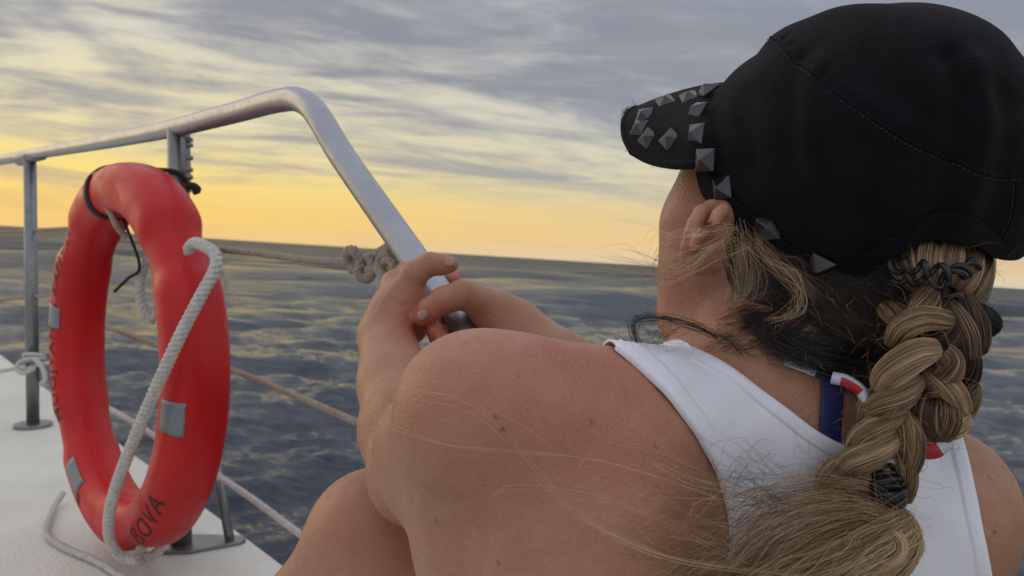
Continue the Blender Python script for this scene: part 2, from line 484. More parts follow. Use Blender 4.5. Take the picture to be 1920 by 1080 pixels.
def lifelines():
    # upper line with its knot on the rail tube
    P = spline([C(-500, 470, 4.9), C(60, 432, 2.58), C(130, 440, 2.15), C(250, 452, 1.80), C(345, 462, 1.58), C(400, 467, 1.46), C(480, 474, 1.30), C(570, 486, 1.18), C(660, 492, 1.09)], 120)
    t = thing('lifeline_rope', P[-1], 'beige lifeline rope knotted round the bent rail tube, uppermost of the three lines', 'rope', 'rope lifelines along the guard rail')
    MB().rope(P, .0050, .020).mk('line', ROPE_B, t)
    mb = MB()
    k = lambda pts, r, n=40: mb.rope(spline(pts, n), r, .021)
    k([C(655, 493, 1.09), C(690, 484, 1.06), C(722, 468, 1.03), C(745, 452, 1.005), C(765, 470, .985), C(752, 492, .975)], .0064)
    k([C(655, 491, 1.09), C(650, 474, 1.07), C(664, 470, 1.055), C(676, 490, 1.05), C(672, 515, 1.05), C(690, 522, 1.045), C(700, 500, 1.04), C(690, 480, 1.05)], .0064)
    k([C(660, 504, 1.08), C(690, 506, 1.05), C(716, 500, 1.03), C(730, 486, 1.01), C(742, 500, .99), C(740, 520, .99), C(724, 522, 1.0), C(712, 505, 1.02), C(716, 482, 1.03), C(735, 468, 1.0)], .0065)
    k([C(712, 470, 1.03), C(722, 495, 1.03), C(745, 505, 1.0), C(765, 492, .99), C(760, 470, 1.0)], .006)
    mb.mk('knot', ROPE_B, t)
    P = spline([C(-500, 620, 4.9), C(62, 556, 2.58), C(130, 580, 2.15), C(225, 622, 1.85), C(330, 660, 1.65), C(425, 690, 1.53), C(545, 738, 1.34), C(665, 790, 1.20), C(800, 850, 1.09), C(1000, 940, .99)], 120)
    t = thing('lifeline_rope', P[-1], 'pale lifeline rope passing behind the forearm at mid height, middle of the three lines', 'rope', 'rope lifelines along the guard rail')
    MB().rope(P, .0052, .021).mk('line', ROPE_B, t)
    P = spline([C(-500, 800, 4.9), C(64, 685, 2.58), C(150, 735, 2.15), C(250, 792, 1.85), C(330, 845, 1.68), C(390, 880, 1.60), C(480, 940, 1.47), C(565, 1003, 1.37), C(700, 1095, 1.25), C(900, 1240, 1.1)], 120)
    t = thing('lifeline_rope', P[-1], 'pale lifeline rope along the deck edge, lowest of the three lines, reaching the raised knee', 'rope', 'rope lifelines along the guard rail')
    MB().rope(P, .0058, .023).mk('line', ROPE_W, t)
    mb = MB()
    for i in range(3):
        th = np.linspace(0, 2 * math.pi, 24)
        c = C(64, 668 + i * 9, 2.56)
        mb.tube(np.stack([c[0] + .026 * np.cos(th), c[1] + .008 * np.sin(th + i), c[2] + .026 * np.sin(th)], 1), .006, 8)
    mb.tube(spline([C(64, 672, 2.53), C(42, 676, 2.52), C(30, 690, 2.52), C(44, 700, 2.51), C(66, 690, 2.51)], 20), .006, 8)
    mb.tube(spline([C(64, 672, 2.52), C(80, 690, 2.51), C(84, 712, 2.5), C(76, 722, 2.5)], 20), .007, 8)
    mb.mk('knot', ROPE_W, t)
lifelines()
# ------------------------------------------------------------ lifebuoy
def build_buoy():
    m, nb, p = mat('buoy_plastic')
    co = coord(nb)
    n = nb.noise(co, 7, 5, .6)
    c = nb.mix(nb.sm(n, .3, .7), (.56, .010, .011, 1), (.47, .007, .009, 1))
    c = nb.mix(nb.sm(nb.noise(co, 42, 6, .7), .58, .80, 0, .55), c, (.26, .05, .045, 1))
    nb.put(p.inputs['Base Color'], c)
    nb.put(p.inputs['Roughness'], nb.sm(nb.noise(co, 25, 5, .65), .3, .75, .34, .56))
    p.inputs['Specular IOR Level'].default_value = .35
    bump(nb, p, nb.noise(co, 60, 4, .6), .0006, .6)
    ctr = C(240, 668, 1.52)
    e1 = unit(-RAIL + np.array([.10, 0, 0])); e2 = unit(UPB + .035 * e1 + .03 * OUT); e1 = unit(e1 - e2 * (e1 @ e2))
    ax = unit(np.cross(e1, e2))
    if ax[2] < 0: ax = -ax                       # axis towards the viewer, inboard
    RM, rm = .285, .047
    rec = [(40, 9, .30), (139, 8, .26), (-70, 9, .32), (-142, 8, .2)]
    def rmin(th, ph):
        r = rm
        for c0, wd, dp in rec:
            d = (math.degrees(th) - c0 + 180) % 360 - 180
            g = math.exp(-(abs(d) / wd) ** 4)
            r = r * (1 - dp * g * (.55 + .45 * math.cos(ph)))
        return r
    def S(th, ph, off=0.0):
        r = rmin(th, ph) + off
        rad = e1 * math.cos(th) + e2 * math.sin(th)
        # rounded-rectangular section
        cx, sx = math.cos(ph), math.sin(ph)
        k = (abs(cx) ** 2.5 + abs(sx) ** 2.5) ** (-1 / 2.5)
        return ctr + rad * (RM + r * cx * k * .96) + ax * (r * sx * k * 1.02)
    base = ctr - UPB * .333
    root = thing('lifebuoy', base, 'red ring lifebuoy with grey tape and thick white rope, leaning on the railing post', 'lifebuoy')
    NU, NV = 200, 48
    G = [[S(2 * math.pi * i / NU, 2 * math.pi * j / NV) for j in range(NV)] for i in range(NU)]
    MB().grid(G, True, True).mk('ring', m, root)
    # moulding seam along the inside
    mb = MB()
    for ph in (R(178),):
        mb.tube(np.array([S(t, ph, .0002) for t in np.linspace(0, 2 * math.pi, 160, endpoint=False)]), .0012, 8, closed=True)
    mb.mk('moulding_seam', m, root)
    tape, nb, p = mat('reflective_tape')
    co = coord(nb)
    nb.put(p.inputs['Base Color'], nb.mix(nb.noise(co, 40, 4, .6), (.17, .19, .21, 1), (.25, .27, .29, 1)))
    p.inputs['Roughness'].default_value = .45; p.inputs['Metallic'].default_value = .25
    def patch(t0, t1, p0, p1):
        G = [[S(R(t), R(q), .0008) for q in np.linspace(p0, p1, 16)] for t in np.linspace(t0, t1, 8)]
        o = MB().grid(G).mk('reflective_tape', tape, root); solidify(o, .0009, 0)
    patch(-12.5, -3.5, 34, 88)
    patch(167, 176, 70, 128)
    patch(-127, -112, 88, 128)
    # lettering printed round the ring
    ink, nb, p = mat('black_marker')
    co = coord(nb)
    nb.put(p.inputs['Base Color'], nb.mix(nb.sm(nb.noise(co, 120, 4, .7), .4, .7), (.030, .008, .010, 1), (.16, .010, .012, 1)))
    p.inputs['Roughness'].default_value = .6
    def letters(txt, size, t_start, t_dir, ph0, ph_dir, slant=0.0):
        cu = bpy.data.curves.new('lettering', 'FONT'); cu.body = txt; cu.size = size; cu.shear = slant; cu.space_character = 1.15
        cu.offset = 0.0002
        ob = bpy.data.objects.new('lettering_src', cu); col.objects.link(ob)
        dg = bpy.context.evaluated_depsgraph_get()
        me = bpy.data.meshes.new_from_object(ob.evaluated_get(dg))
        bpy.data.objects.remove(ob)
        import bmesh
        bm = bmesh.new(); bm.from_mesh(me)
        xs = [v.co.x for v in bm.verts]; x1 = max(xs)
        for yv in np.arange(0.004, size, .004):
            bmesh.ops.bisect_plane(bm, geom=bm.verts[:] + bm.edges[:] + bm.faces[:], plane_co=(0, yv, 0), plane_no=(0, 1, 0))
        for xv in np.arange(0, x1, .012):
            bmesh.ops.bisect_plane(bm, geom=bm.verts[:] + bm.edges[:] + bm.faces[:], plane_co=(xv, 0, 0), plane_no=(1, 0, 0))
        bm.verts.ensure_lookup_table(); bm.verts.index_update()
        v = [S(R(t_start) + t_dir * q.co.x / .30, R(ph0) + ph_dir * q.co.y / rm, .0007) for q in bm.verts]
        f = [[q.index for q in fc.verts] for fc in bm.faces]
        bm.free(); bpy.data.meshes.remove(me)
        mk('lettering', v, f, ink, root, smooth=False)
    letters('MUOJYAHSA', .040, -146, -1, 112, -1, .1)
    letters('KAPITAN', .036, 163, -1, 112, -1, .1)
    letters('BOVA', .044, -58, 1, 40, 1, .15)
    letters('8', .034, -112, 1, 100, -1)
    # black strap round the top
    blk = simple('black_webbing', (.012, .012, .013), (.022, .022, .024), .75, 200, bscale=900, bdist=.0004)
    G = []
    for j in range(49):
        ph = 2 * math.pi * j / 48; r0 = []
        for t in (100.0, 101.8, 103.6): r0.append(S(R(t + 3 * math.sin(ph)), ph, .0022))
        G.append(r0)
    o = MB().grid(G).mk('lashing_strap', blk, root); solidify(o, .0022, 0)
    MB().tube(spline([S(R(101), R(185), .004), C(262, 498, 1.55), C(240, 522, 1.56), C(214, 547, 1.56)], 16), .0028, 8).mk('strap_tail', blk, root)
    MB().tube(spline([S(R(98), R(-40), .004), C(330, 322, 1.53), C(352, 345, 1.54), C(371, 353, 1.54)], 16), .004, 8).mk('strap_tail', blk, root)
    mb = MB(); mb.tube(spline([C(350, 352, 1.535), C(362, 348, 1.535), C(372, 356, 1.535), C(362, 360, 1.535)], 12), .006, 8)
    mb.mk('strap_knot', blk, root)
    # white rope
    P = spline([C(352, 470, 1.300), C(364, 456, 1.285), C(384, 462, 1.262), C(404, 478, 1.245), C(403, 505, 1.232), C(378, 552, 1.222), C(340, 625, 1.215), C(305, 700, 1.225), C(272, 775, 1.250),
                C(243, 845, 1.285), C(220, 905, 1.325), C(205, 965, 1.365), C(207, 1015, 1.400), C(228, 1046, 1.420), C(258, 1052, 1.420)], 140)
    MB().rope(P, .0088, .025, 3, 10).mk('grab_rope', ROPE_W, root)
    P = spline([C(392, 466, 1.27), C(405, 490, 1.26), C(420, 520, 1.27), C(424, 545, 1.28)], 20)
    MB().rope(P, .0035, .012).mk('rope_end', ROPE_W, root)
    P = spline([C(245, 1050, 1.46), C(262, 1035, 1.455), C(272, 1008, 1.46), C(288, 1000, 1.47), C(303, 1008, 1.47), C(312, 992, 1.48), C(306, 1020, 1.47), C(288, 1042, 1.46), C(262, 1048, 1.45), C(268, 1075, 1.44), C(262, 1110, 1.42)], 80)
    MB().rope(P, .0085, .026).mk('rope_knot', ROPE_W, root)
    P = spline([C(196, 385, 1.50), C(208, 400, 1.49), C(220, 425, 1.48), C(238, 446, 1.49)], 30)
    MB().tube(P, .0058, 10).mk('rope_stub', ROPE_B, root)
    P = spline([deckpt(118, 925, .02), deckpt(100, 955, .01), deckpt(88, 1000, .009), deckpt(120, 1026, .009), deckpt(180, 1052, .009), deckpt(235, 1085, .009), deckpt(300, 1120, .009)], 60)
    MB().rope(P, .0062, .02).mk('rope_slack', ROPE_W, root)
    P = spline([C(283, 480, 1.56), C(268, 505, 1.57), C(262, 545, 1.57), C(272, 585, 1.57), C(290, 600, 1.57)], 40)
    MB().rope(P, .009, .03).mk('rope_loop', ROPE_W, root)
    return root
build_buoy()
# ------------------------------------------------------------ person: one continuous body from a distance field
import openvdb
PR = []
def caps(a, b, ra, rb, k=.012):
    PR.append(('c', np.asarray(a, float), np.asarray(b, float), ra, rb, k, 1))
def chain(pts, rs, k=.012):
    for i in range(len(pts) - 1): caps(pts[i], pts[i + 1], rs[i], rs[i + 1], k)
def ell(c, axes, rad, k=.02, sign=1):
    PR.append(('e', np.asarray(c, float), np.asarray(axes, float), np.asarray(rad, float), None, k, sign))

def pdist(pr, P):
    if pr[0] == 'c':
        a, b, ra, rb = pr[1:5]
        ab = b - a; L2 = ab @ ab + 1e-12
        t = np.clip(((P - a) @ ab.astype(np.float32)) / L2, 0, 1)
        q = P - a - t[..., None] * ab
        return np.sqrt((q * q).sum(-1)) - (ra + (rb - ra) * t)
    c, ax, rad = pr[1:4]
    q = (P - c) @ ax.T
    k0 = np.sqrt(((q / rad) ** 2).sum(-1)); k1 = np.sqrt(((q / (rad * rad)) ** 2).sum(-1))
    return k0 * (k0 - 1) / (k1 + 1e-9)
def field(P, prs):
    d = np.full(P.shape[:-1], 1.0)
    for pr in prs:
        x = pdist(pr, P); k = pr[5]
        if pr[6] > 0:
            h = np.maximum(k - np.abs(d - x), 0) / k
            d = np.minimum(d, x) - h * h * h * k / 6
        else:
            h = np.maximum(k - np.abs(d + x), 0) / k
            d = np.maximum(d, -x) + h * h * h * k / 6
    return d
def isomesh(prs, vox, lo, hi):
    """narrow-band evaluation in 8-voxel blocks, then polygons"""
    lo = np.asarray(lo, float); hi = np.asarray(hi, float)
    B = 8 * vox
    n = np.ceil((hi - lo) / B).astype(int)
    I = np.stack(np.meshgrid(*[np.arange(q) for q in n], indexing='ij'), -1).reshape(-1, 3)
    cen = lo + (I + .5) * B - vox * .5
    rad = B * .87
    D = [pdist(p, cen) for p in prs]
    dall = field(cen, prs)
    keep = np.abs(dall) < rad * 1.35 + .004
    I, cen = I[keep], cen[keep]
    near = [np.abs(d[keep]) < (rad + p[5] + .012 if p[0] == 'c' else rad * 1.6 + p[5] + .02) if p[6] > 0 else (d[keep] < rad * 1.6 + p[5] + .02) for d, p in zip(D, prs)]
    inside = [d[keep] < 0 for d in D]
    g = np.stack(np.meshgrid(*[np.arange(8)] * 3, indexing='ij'), -1).reshape(-1, 3) * vox
    P = ((lo + I * B)[:, None, :] + g[None]).astype(np.float32)
    d = np.full(P.shape[:2], 1.0, np.float32)
    for pr, nr, ins in zip(prs, near, inside):
        s = nr | (ins & (pr[6] > 0))
        if not s.any(): continue
        x = pdist(pr, P[s]).astype(np.float32); k = pr[5]; dd = d[s]
        if pr[6] > 0:
            h = np.maximum(k - np.abs(dd - x), 0) / k
            dd = np.minimum(dd, x) - h * h * h * k / 6
        else:
            h = np.maximum(k - np.abs(dd + x), 0) / k
            dd = np.maximum(dd, -x) + h * h * h * k / 6
        d[s] = dd
    band = 3 * vox
    d = np.clip(d, -band, band)
    grid = openvdb.FloatGrid(band)
    for i in range(len(I)):
        if d[i].min() >= band: continue
        grid.copyFromArray(np.ascontiguousarray(d[i].reshape(8, 8, 8)), ijk=tuple(int(q) for q in I[i] * 8), tolerance=0.0)
    grid.gridClass = openvdb.GridClass.LEVEL_SET
    try: grid.signedFloodFill()
    except Exception as e: print('flood', e)
    pts, quads = grid.convertToQuads(isovalue=0.0)
    return lo + np.asarray(pts, float) * vox, np.asarray(quads)[:, ::-1].copy()

I3 = np.eye(3)
def fr(f, u=(0, 1, 0)):
    """rows: forward, up, left"""
    f = unit(f); u = np.asarray(u, float); u = unit(u - f * (u @ f)); return np.array([f, u, unit(np.cross(u, f))])

# ---- torso
SL = np.array([-.020, -.0715, -.505]); SR = np.array([.283, -.148, -.60])
NB_ = np.array([.165, -.062, -.575])                               # base of the neck
TF = fr((-.30, -.02, -.95), (.02, 1, .0))                          # torso forward / up / left
mid = (SL + SR) / 2
ell(mid + np.array([.004, -.17, -.055]), TF, (.098, .215, .150), .03)
ell(mid + np.array([.0, -.07, -.045]), TF, (.074, .085, .150), .05)
caps(NB_ + [-.005, -.027, 0], SL + [.035, -.001, -.006], .040, .0435, .05)    # trapezius and shoulder line
caps(NB_ + [.02, -.02, 0], SR + [-.03, .006, .004], .046, .043, .05)
caps(SL, SL + [.002, -.004, -.01], .043, .043, .03)
ell(SL + [.07, -.085, .005], TF, (.032, .080, .060), .05)             # left shoulder blade
ell(SR + [-.075, -.09, .018], TF, (.030, .080, .060), .05)
caps(SL + [.010, -.06, -.04], mid + [-.105, -.24, -.05], .050, .062, .05)      # latissimus
caps(SR + [-.015, -.05, -.03], mid + [.13, -.25, -.04], .048, .060, .05)
caps(SR, SR + [-.002, -.004, -.01], .050, .050, .03)
caps(SR + [.003, -.03, -.01], SR + [.006, -.13, -.03], .050, .050, .04)
HIP = mid + np.array([.02, -.52, .0])
ell(HIP, TF, (.115, .14, .17), .08)
ell(mid + np.array([.01, -.36, -.03]), TF, (.09, .15, .125), .06)
# breasts (front, hidden from here)
ell(mid + TF[0] * .125 + np.array([.075, -.20, -.03]), TF, (.05, .055, .055), .03)
ell(mid + TF[0] * .125 + np.array([-.065, -.19, .0]), TF, (.05, .055, .055), .03)
# ---- left arm
EL = C(782, 893, .70)
WL = C(724, 632, .865)
caps(C(850, 905, .61), C(965, 1010, .56), .040, .045, .06)
chain([SL, SL + (EL - SL) * .5, EL], [.043, .042, .037], .03)
chain([EL, EL + (WL - EL) * .28, EL + (WL - EL) * .62, WL], [.036, .0385, .033, .0262], .02)
# ---- left hand
def finger(pts, rs, k=.004): chain(pts, rs, k)
caps(WL, C(738, 585, .872), .0262, .0235, .015)
caps(C(732, 610, .868), C(764, 556, .872), .022, .0215, .012)                 # thenar
caps(C(738, 585, .875), C(742, 532, .895), .0225, .0150, .012)
caps(C(758, 600, .875), C(776, 620, .885), .0165, .0125, .012)                # heel of the hand
finger([C(764, 548, .867), C(776, 514, .862), C(806, 495, .860), C(829, 496, .862), C(845, 496, .864)], [.0160, .0128, .0112, .0100, .0078], .006)
T1 = np.array([22, 30])
for i, (sc_, L_) in enumerate(((1, 1), (1.03, 1), (1, 1), (.9, .9))):
    def q(x, y, d): return C(x + i * 19, y + i * 27, d - i * .012)
    finger([q(748, 528, .905), q(764, 506, .938), q(800, 500, .957), q(836, 508, .945), q(850, 523, .925)], [.0115 * sc_, .0100 * sc_, .0092 * sc_, .0088 * sc_, .0080 * sc_], .004)
# ---- right arm
ER = C(1235, 850, .80); WR = C(965, 606, .872)
chain([SR, SR + (ER - SR) * .5, ER], [.050, .043, .036], .03)
chain([ER, ER + (WR - ER) * .3, ER + (WR - ER) * .65, WR], [.036, .036, .031, .0235], .02)
caps(WR, C(920, 580, .868), .0235, .0200, .014)
caps(C(930, 584, .868), C(893, 566, .862), .0195, .0150, .012)
finger([C(905, 568, .858), C(868, 552, .846), C(832, 563, .846), C(806, 580, .848), C(791, 596, .851)], [.0160, .0138, .0128, .0112, .0085], .007)
for i, (sc_, L_) in enumerate(((1, 1), (1.03, 1), (1, 1), (.9, .9))):
    def q(x, y, d): return C(x + i * 19, y + i * 27, d - i * .012)
    finger([q(920, 572, .885), q(896, 562, .912), q(862, 570, .925), q(824, 590, .910), q(803, 604, .876), q(818, 622, .852)], [.0120 * sc_, .0102 * sc_, .0096 * sc_, .0092 * sc_, .0090 * sc_, .0080 * sc_], .004)
    caps(q(920, 575, .885), C(925, 585, .868), .012, .016, .012)
# ---- legs: knees raised
KL = C(708, 1014, .80)
HL = HIP + np.array([-.085, -.02, -.03])
chain([HL, HL + (KL - HL) * .5, KL], [.085, .074, .061], .05)
AL = C(430, 1420, .93)
chain([KL, KL + (AL - KL) * .35, AL], [.060, .058, .035], .03)
caps(AL, AL + np.array([-.05, -.03, -.16]), .034, .024, .03)
KR = C(980, 1080, .98); HR = HIP + np.array([.085, -.02, -.05])
chain([HR, HR + (KR - HR) * .5, KR], [.085, .072, .055], .05)
AR = C(880, 1400, 1.12)
chain([KR, KR + (AR - KR) * .35, AR], [.054, .052, .035], .03)
caps(AR, AR + np.array([-.04, -.03, -.16]), .034, .024, .03)
# ---- neck and head
HC = C(1512, 405, .617)
HF = fr((-.57, .02, -.82), (.05, 1, .10))                          # face forward / up / left
F_, U_, L_ = HF
def H(f, u, l): return HC + F_ * f + U_ * u + L_ * l
chain([NB_ + [.0, .0, -.012], H(-.035, -.06, 0)], [.060, .055], .03)
caps(NB_ + [-.015, -.006, -.02], H(.0, -.075, .012), .046, .043, .03)
caps(H(.0, -.06, .035), NB_ + [-.035, -.025, -.02], .016, .014, .03)            # neck muscle
ell(H(-.012, .022, 0), HF, (.094, .086, .071), .02)                # skull
ell(H(.045, -.025, 0), HF, (.060, .075, .062), .03)                # face block
caps(H(.0, -.052, .050), H(.062, -.088, .020), .019, .017, .025)     # jaw
caps(H(.0, -.052, -.050), H(.062, -.088, -.020), .019, .017, .025)
caps(H(.075, -.088, .008), H(.075, -.088, -.008), .018, .018, .02)   # chin
ell(H(.050, -.012, .045), HF, (.030, .026, .024), .02)             # cheekbones
ell(H(.050, -.012, -.045), HF, (.030, .026, .024), .02)
ell(H(.045, -.045, .035), HF, (.035, .035, .024), .02)
ell(H(.045, -.045, -.035), HF, (.035, .035, .024), .02)
caps(H(.098, .012, 0), H(.120, -.022, 0), .007, .011, .012)          # nose
ell(H(.112, -.026, .009), HF, (.010, .008, .008), .006)
ell(H(.112, -.026, -.009), HF, (.010, .008, .008), .006)
for s in (-1, 1):
    ell(H(.100, .010, s * .032), HF, (.014, .012, .016), .012, -1)      # eye sockets
    ell(H(.086, .010, s * .032), HF, (.0125, .012, .0125), .003)      # eyeballs under lids
    caps(H(.094, .024, s * .012), H(.084, .024, s * .034), .006, .005, .012)
ell(H(.100, -.050, 0), HF, (.010, .005, .020), .006)               # lips
ell(H(.098, -.060, 0), HF, (.010, .006, .017), .006)
chain([C(1350, 330, .605), C(1318, 420, .607), C(1310, 520, .610), C(1300, 590, .615)], [.026, .0240, .0225, .0190], .03)
caps(C(1290, 592, .610), C(1325, 622, .620), .0185, .022, .02)
# left ear, standing off the head
ek = .0035
helix = [(1356, 392, .552), (1334, 388, .547), (1315, 398, .541), (1303, 418, .538), (1296, 438, .538), (1290, 462, .541), (1290, 482, .545), (1300, 496, .549), (1318, 500, .553)]
hp = [C(*q) for q in helix]
chain(hp, [.0045, .0042, .0042, .0040, .0040, .0042, .0050, .0055, .0055], ek)
root_line = [C(1368, 392, .556), C(1360, 400, .556), C(1352, 415, .556), C(1347, 432, .556), C(1342, 450, .556), C(1338, 465, .556), C(1335, 478, .557), C(1332, 488, .557), C(1330, 494, .558)]
for a_, c_ in zip(hp, root_line): caps(a_, c_, .0030, .0075, .006)
chain([C(1356, 394, .532), C(1336, 414, .528), C(1318, 434, .527), C(1304, 462, .531)], [.0045, .0048, .0048, .0040], .004)
PR.append(('c', C(1324, 404, .527), C(1306, 428, .526), .0052, .0042, .003, -1)); PR.append(('c', C(1334, 432, .528), C(1318, 470, .532), .0045, .0045, .004, -1))
caps(C(1300, 490, .549), C(1312, 492, .552), .0062, .0062, .005)

import time as _t; _t0 = _t.time()
BV, BQ = isomesh(PR, .0022, (-.32, -.95, -1.38), (.46, .24, -.40))
print('body', len(BV), len(BQ), round(_t.time() - _t0, 1), 's')
BT = BVHTree.FromPolygons([Vector(v) for v in BV], [tuple(int(i) for i in q) for q in BQ])
def _hit0(px, py):
    h, n, i, t = BT.ray_cast(Vector((0, 0, 0)), Vector(C(px, py, 1.0)).normalized())
    return np.array(h) if h is not None else None
# muscle and bone relief, skin creases
RELIEF = [([(895, 800), (945, 900), (985, 1030)], -.0042, .022), ([(1190, 770), (1245, 870), (1255, 990)], .0046, .024), ([(1000, 680), (1110, 708), (1215, 745)], -.0030, .018),
          ([(925, 700), (1050, 745), (1180, 765)], .0036, .018), ([(1060, 800), (1130, 880), (1150, 980)], -.0030, .030), ([(790, 930), (850, 1000), (905, 1075)], -.0040, .020), ([(850, 700), (870, 800), (880, 880)], .0026, .022),
          ([(1330, 880), (1290, 980), (1280, 1075)], -.003, .02),
          ([(732, 560), (752, 574), (768, 570)], -.0012, .0022), ([(708, 628), (735, 640), (760, 634)], -.0010, .0024), ([(712, 646), (738, 656)], -.0008, .0022), ([(800, 486), (803, 503)], -.0007, .0018), ([(808, 485), (812, 503)], -.0006, .0016),
          ([(866, 540), (862, 562)], -.0007, .0020), ([(858, 540), (853, 562)], -.0006, .0018), ([(925, 590), (945, 610), (950, 620)], -.0010, .003), ([(700, 600), (722, 560), (744, 530)], .0012, .0035), ([(728, 540), (748, 524)], .0010, .004),
          ([(815, 570), (812, 590)], -.0006, .0016), ([(1345, 640), (1330, 655)], -.001, .003), ([(1285, 560), (1300, 600), (1320, 625)], -.0018, .008), ([(1262, 380), (1258, 430)], .0015, .012)]
from mathutils.kdtree import KDTree
_kd = KDTree(len(BV))
for _i, _v in enumerate(BV): _kd.insert(_v, _i)
_kd.balance()
_disp = np.zeros(len(BV))
for pl, A, w_ in RELIEF:
    pts_ = [_hit0(*q) for q in pl]; pts_ = [q for q in pts_ if q is not None]
    if len(pts_) < 2: continue
    Pq = spline(pts_, 20)
    lo_, hi_ = Pq.min(0) - 2.6 * w_, Pq.max(0) + 2.6 * w_
    sel = np.where(((BV > lo_) & (BV < hi_)).all(1))[0]
    d2 = ((BV[sel][:, None] - Pq[None]) ** 2).sum(-1)
    s_ = d2.argmin(1) / 19.0; fade = np.sin(np.clip(s_ * .9 + .05, 0, 1) * math.pi) ** .6
    _disp[sel] += A * np.exp(-d2.min(1) / (w_ * w_)) * fade
_fn = np.cross(BV[BQ[:, 1]] - BV[BQ[:, 0]], BV[BQ[:, 2]] - BV[BQ[:, 0]])
_vn = np.zeros_like(BV)
for _c in range(4): np.add.at(_vn, BQ[:, _c], _fn)
_vn /= np.linalg.norm(_vn, axis=1)[:, None] + 1e-12
BV = BV + _vn * _disp[:, None]
BT = BVHTree.FromPolygons([Vector(v) for v in BV], [tuple(int(i) for i in q) for q in BQ])

def ray(px, py):
    d = Vector(C(px, py, 1.0)).normalized()
    h, n, i, t = BT.ray_cast(Vector((0, 0, 0)), d)
    if h is None:
        # just outside the outline: walk to the nearest skin
        h, n, i, t = BT.find_nearest(d * .57)
    return np.array(h), np.array(n)
def onbody(p, off=0.0):
    h, n, i, t = BT.find_nearest(Vector(p)); h, n = np.array(h), np.array(n)
    return h + n * off, n

person = thing('person', HIP - UPB * .14, 'seated woman with a braid, studded black cap and white tank top, gripping the rail', 'person')

def skin_mat():
    m, nb, p = mat('skin')
    geo = coord(nb)
    n1 = nb.noise(geo, 9, 5, .6); n2 = nb.noise(geo, 70, 4, .65); n3 = nb.noise(geo, 420, 3, .6)
    c = nb.mix(nb.sm(n1, .3, .7), (.365, .188, .110, 1), (.415, .212, .126, 1))
    c = nb.mix(nb.sm(n2, .35, .75, 0, .55), c, (.345, .150, .095, 1)); c = nb.mix(nb.sm(nb.noise(geo, 18, 3, .5), .5, .7, 0, .4), c, (.38, .225, .14, 1))
    c = nb.mix(nb.sm(n3, .50, .70, 0, .28), c, (.215, .10, .058, 1))
    at = nb.n('ShaderNodeAttribute', attribute_name='red')
    c = nb.mix(at.outputs['Fac'], c, (.46, .140, .10, 1))
    mo = nb.n('ShaderNodeAttribute', attribute_name='mole')
    c = nb.mix(mo.outputs['Fac'], c, (.060, .024, .018, 1))
    nb.put(p.inputs['Base Color'], c)
    nb.put(p.inputs['Roughness'], nb.sm(n2, .3, .7, .36, .52))
    p.inputs['Subsurface Weight'].default_value = .10
    p.inputs['Subsurface Radius'].default_value = (.010, .0035, .0018)
    p.inputs['Subsurface Scale'].default_value = 1.0
    p.inputs['Specular IOR Level'].default_value = .38
    vor = nb.n('ShaderNodeTexVoronoi'); nb.put(vor.inputs['Vector'], geo); vor.inputs['Scale'].default_value = 520
    bump(nb, p, nb.m('ADD', nb.m('MULTIPLY', vor.outputs['Distance'], .6), nb.m('MULTIPLY', n3, .7)), .0006, .85)
    return m
SKIN = skin_mat()
def gauss(V, c, r): return np.exp(-(((V - c) ** 2).sum(1)) / (r * r))
red = np.zeros(len(BV))
for c, r, s in ((C(790, 600, .84), .03, .45), (C(855, 515, .92), .022, .9), (C(818, 618, .86), .026, 1.1), (C(845, 497, .86), .012, .3), (H(.01, -.01, .08), .035, .38), (C(1080, 700, .50), .06, .28), (C(880, 690, .47), .05, .2),
                (C(790, 470, .86), .02, .2), (C(720, 960, .74), .07, .25), (C(1220, 800, .52), .07, .18)):
    red += s * gauss(BV, c, r)
mole = np.zeros(len(BV))
for px, py, r in ((942, 806, .0014), (928, 780, .0011), (974, 705, .0009), (1109, 787, .0009), (846, 885, .0008), (819, 978, .0012), (888, 978, .0008), (1228, 837, .0009), (934, 1055, .0009),
                  (1855, 895, .0012), (1865, 1000, .0012), (780, 1043, .0010)):
    h, n = ray(px, py); mole += 1.0 * gauss(BV, h, r)
body = mk('body', BV, BQ, SKIN, person, attrs={'red': np.clip(red, 0, 1), 'mole': np.clip(mole, 0, 1)})

# nails
nail = simple('nail_varnish', (.36, .21, .18), (.42, .26, .22), .28, 60)
def nailm(c, fw, up, w_, l_):
    fw = unit(fw); up = unit(up - fw * (up @ fw)); sd_ = np.cross(fw, up)
    G = [[c + fw * (l_ * u) * math.sqrt(max(0, 1 - .8 * v * v)) + sd_ * (w_ * v) + up * (.0012 * (1 - v * v)) for v in np.linspace(-1, 1, 9)] for u in np.linspace(-1, 1.15, 8)]
    o = MB().grid(G).mk('fingernail', nail, person); solidify(o, .0006, 0)
def nail_at(px, py, fw, w_=.0044, l_=.0050):
    h, n = ray(px, py); nailm(h + n * .0002, fw, n, w_, l_)
nail_at(842, 491, C(850, 490, .864) - C(826, 493, .862))
nail_at(793, 590, C(788, 600, .851) - C(806, 580, .848))
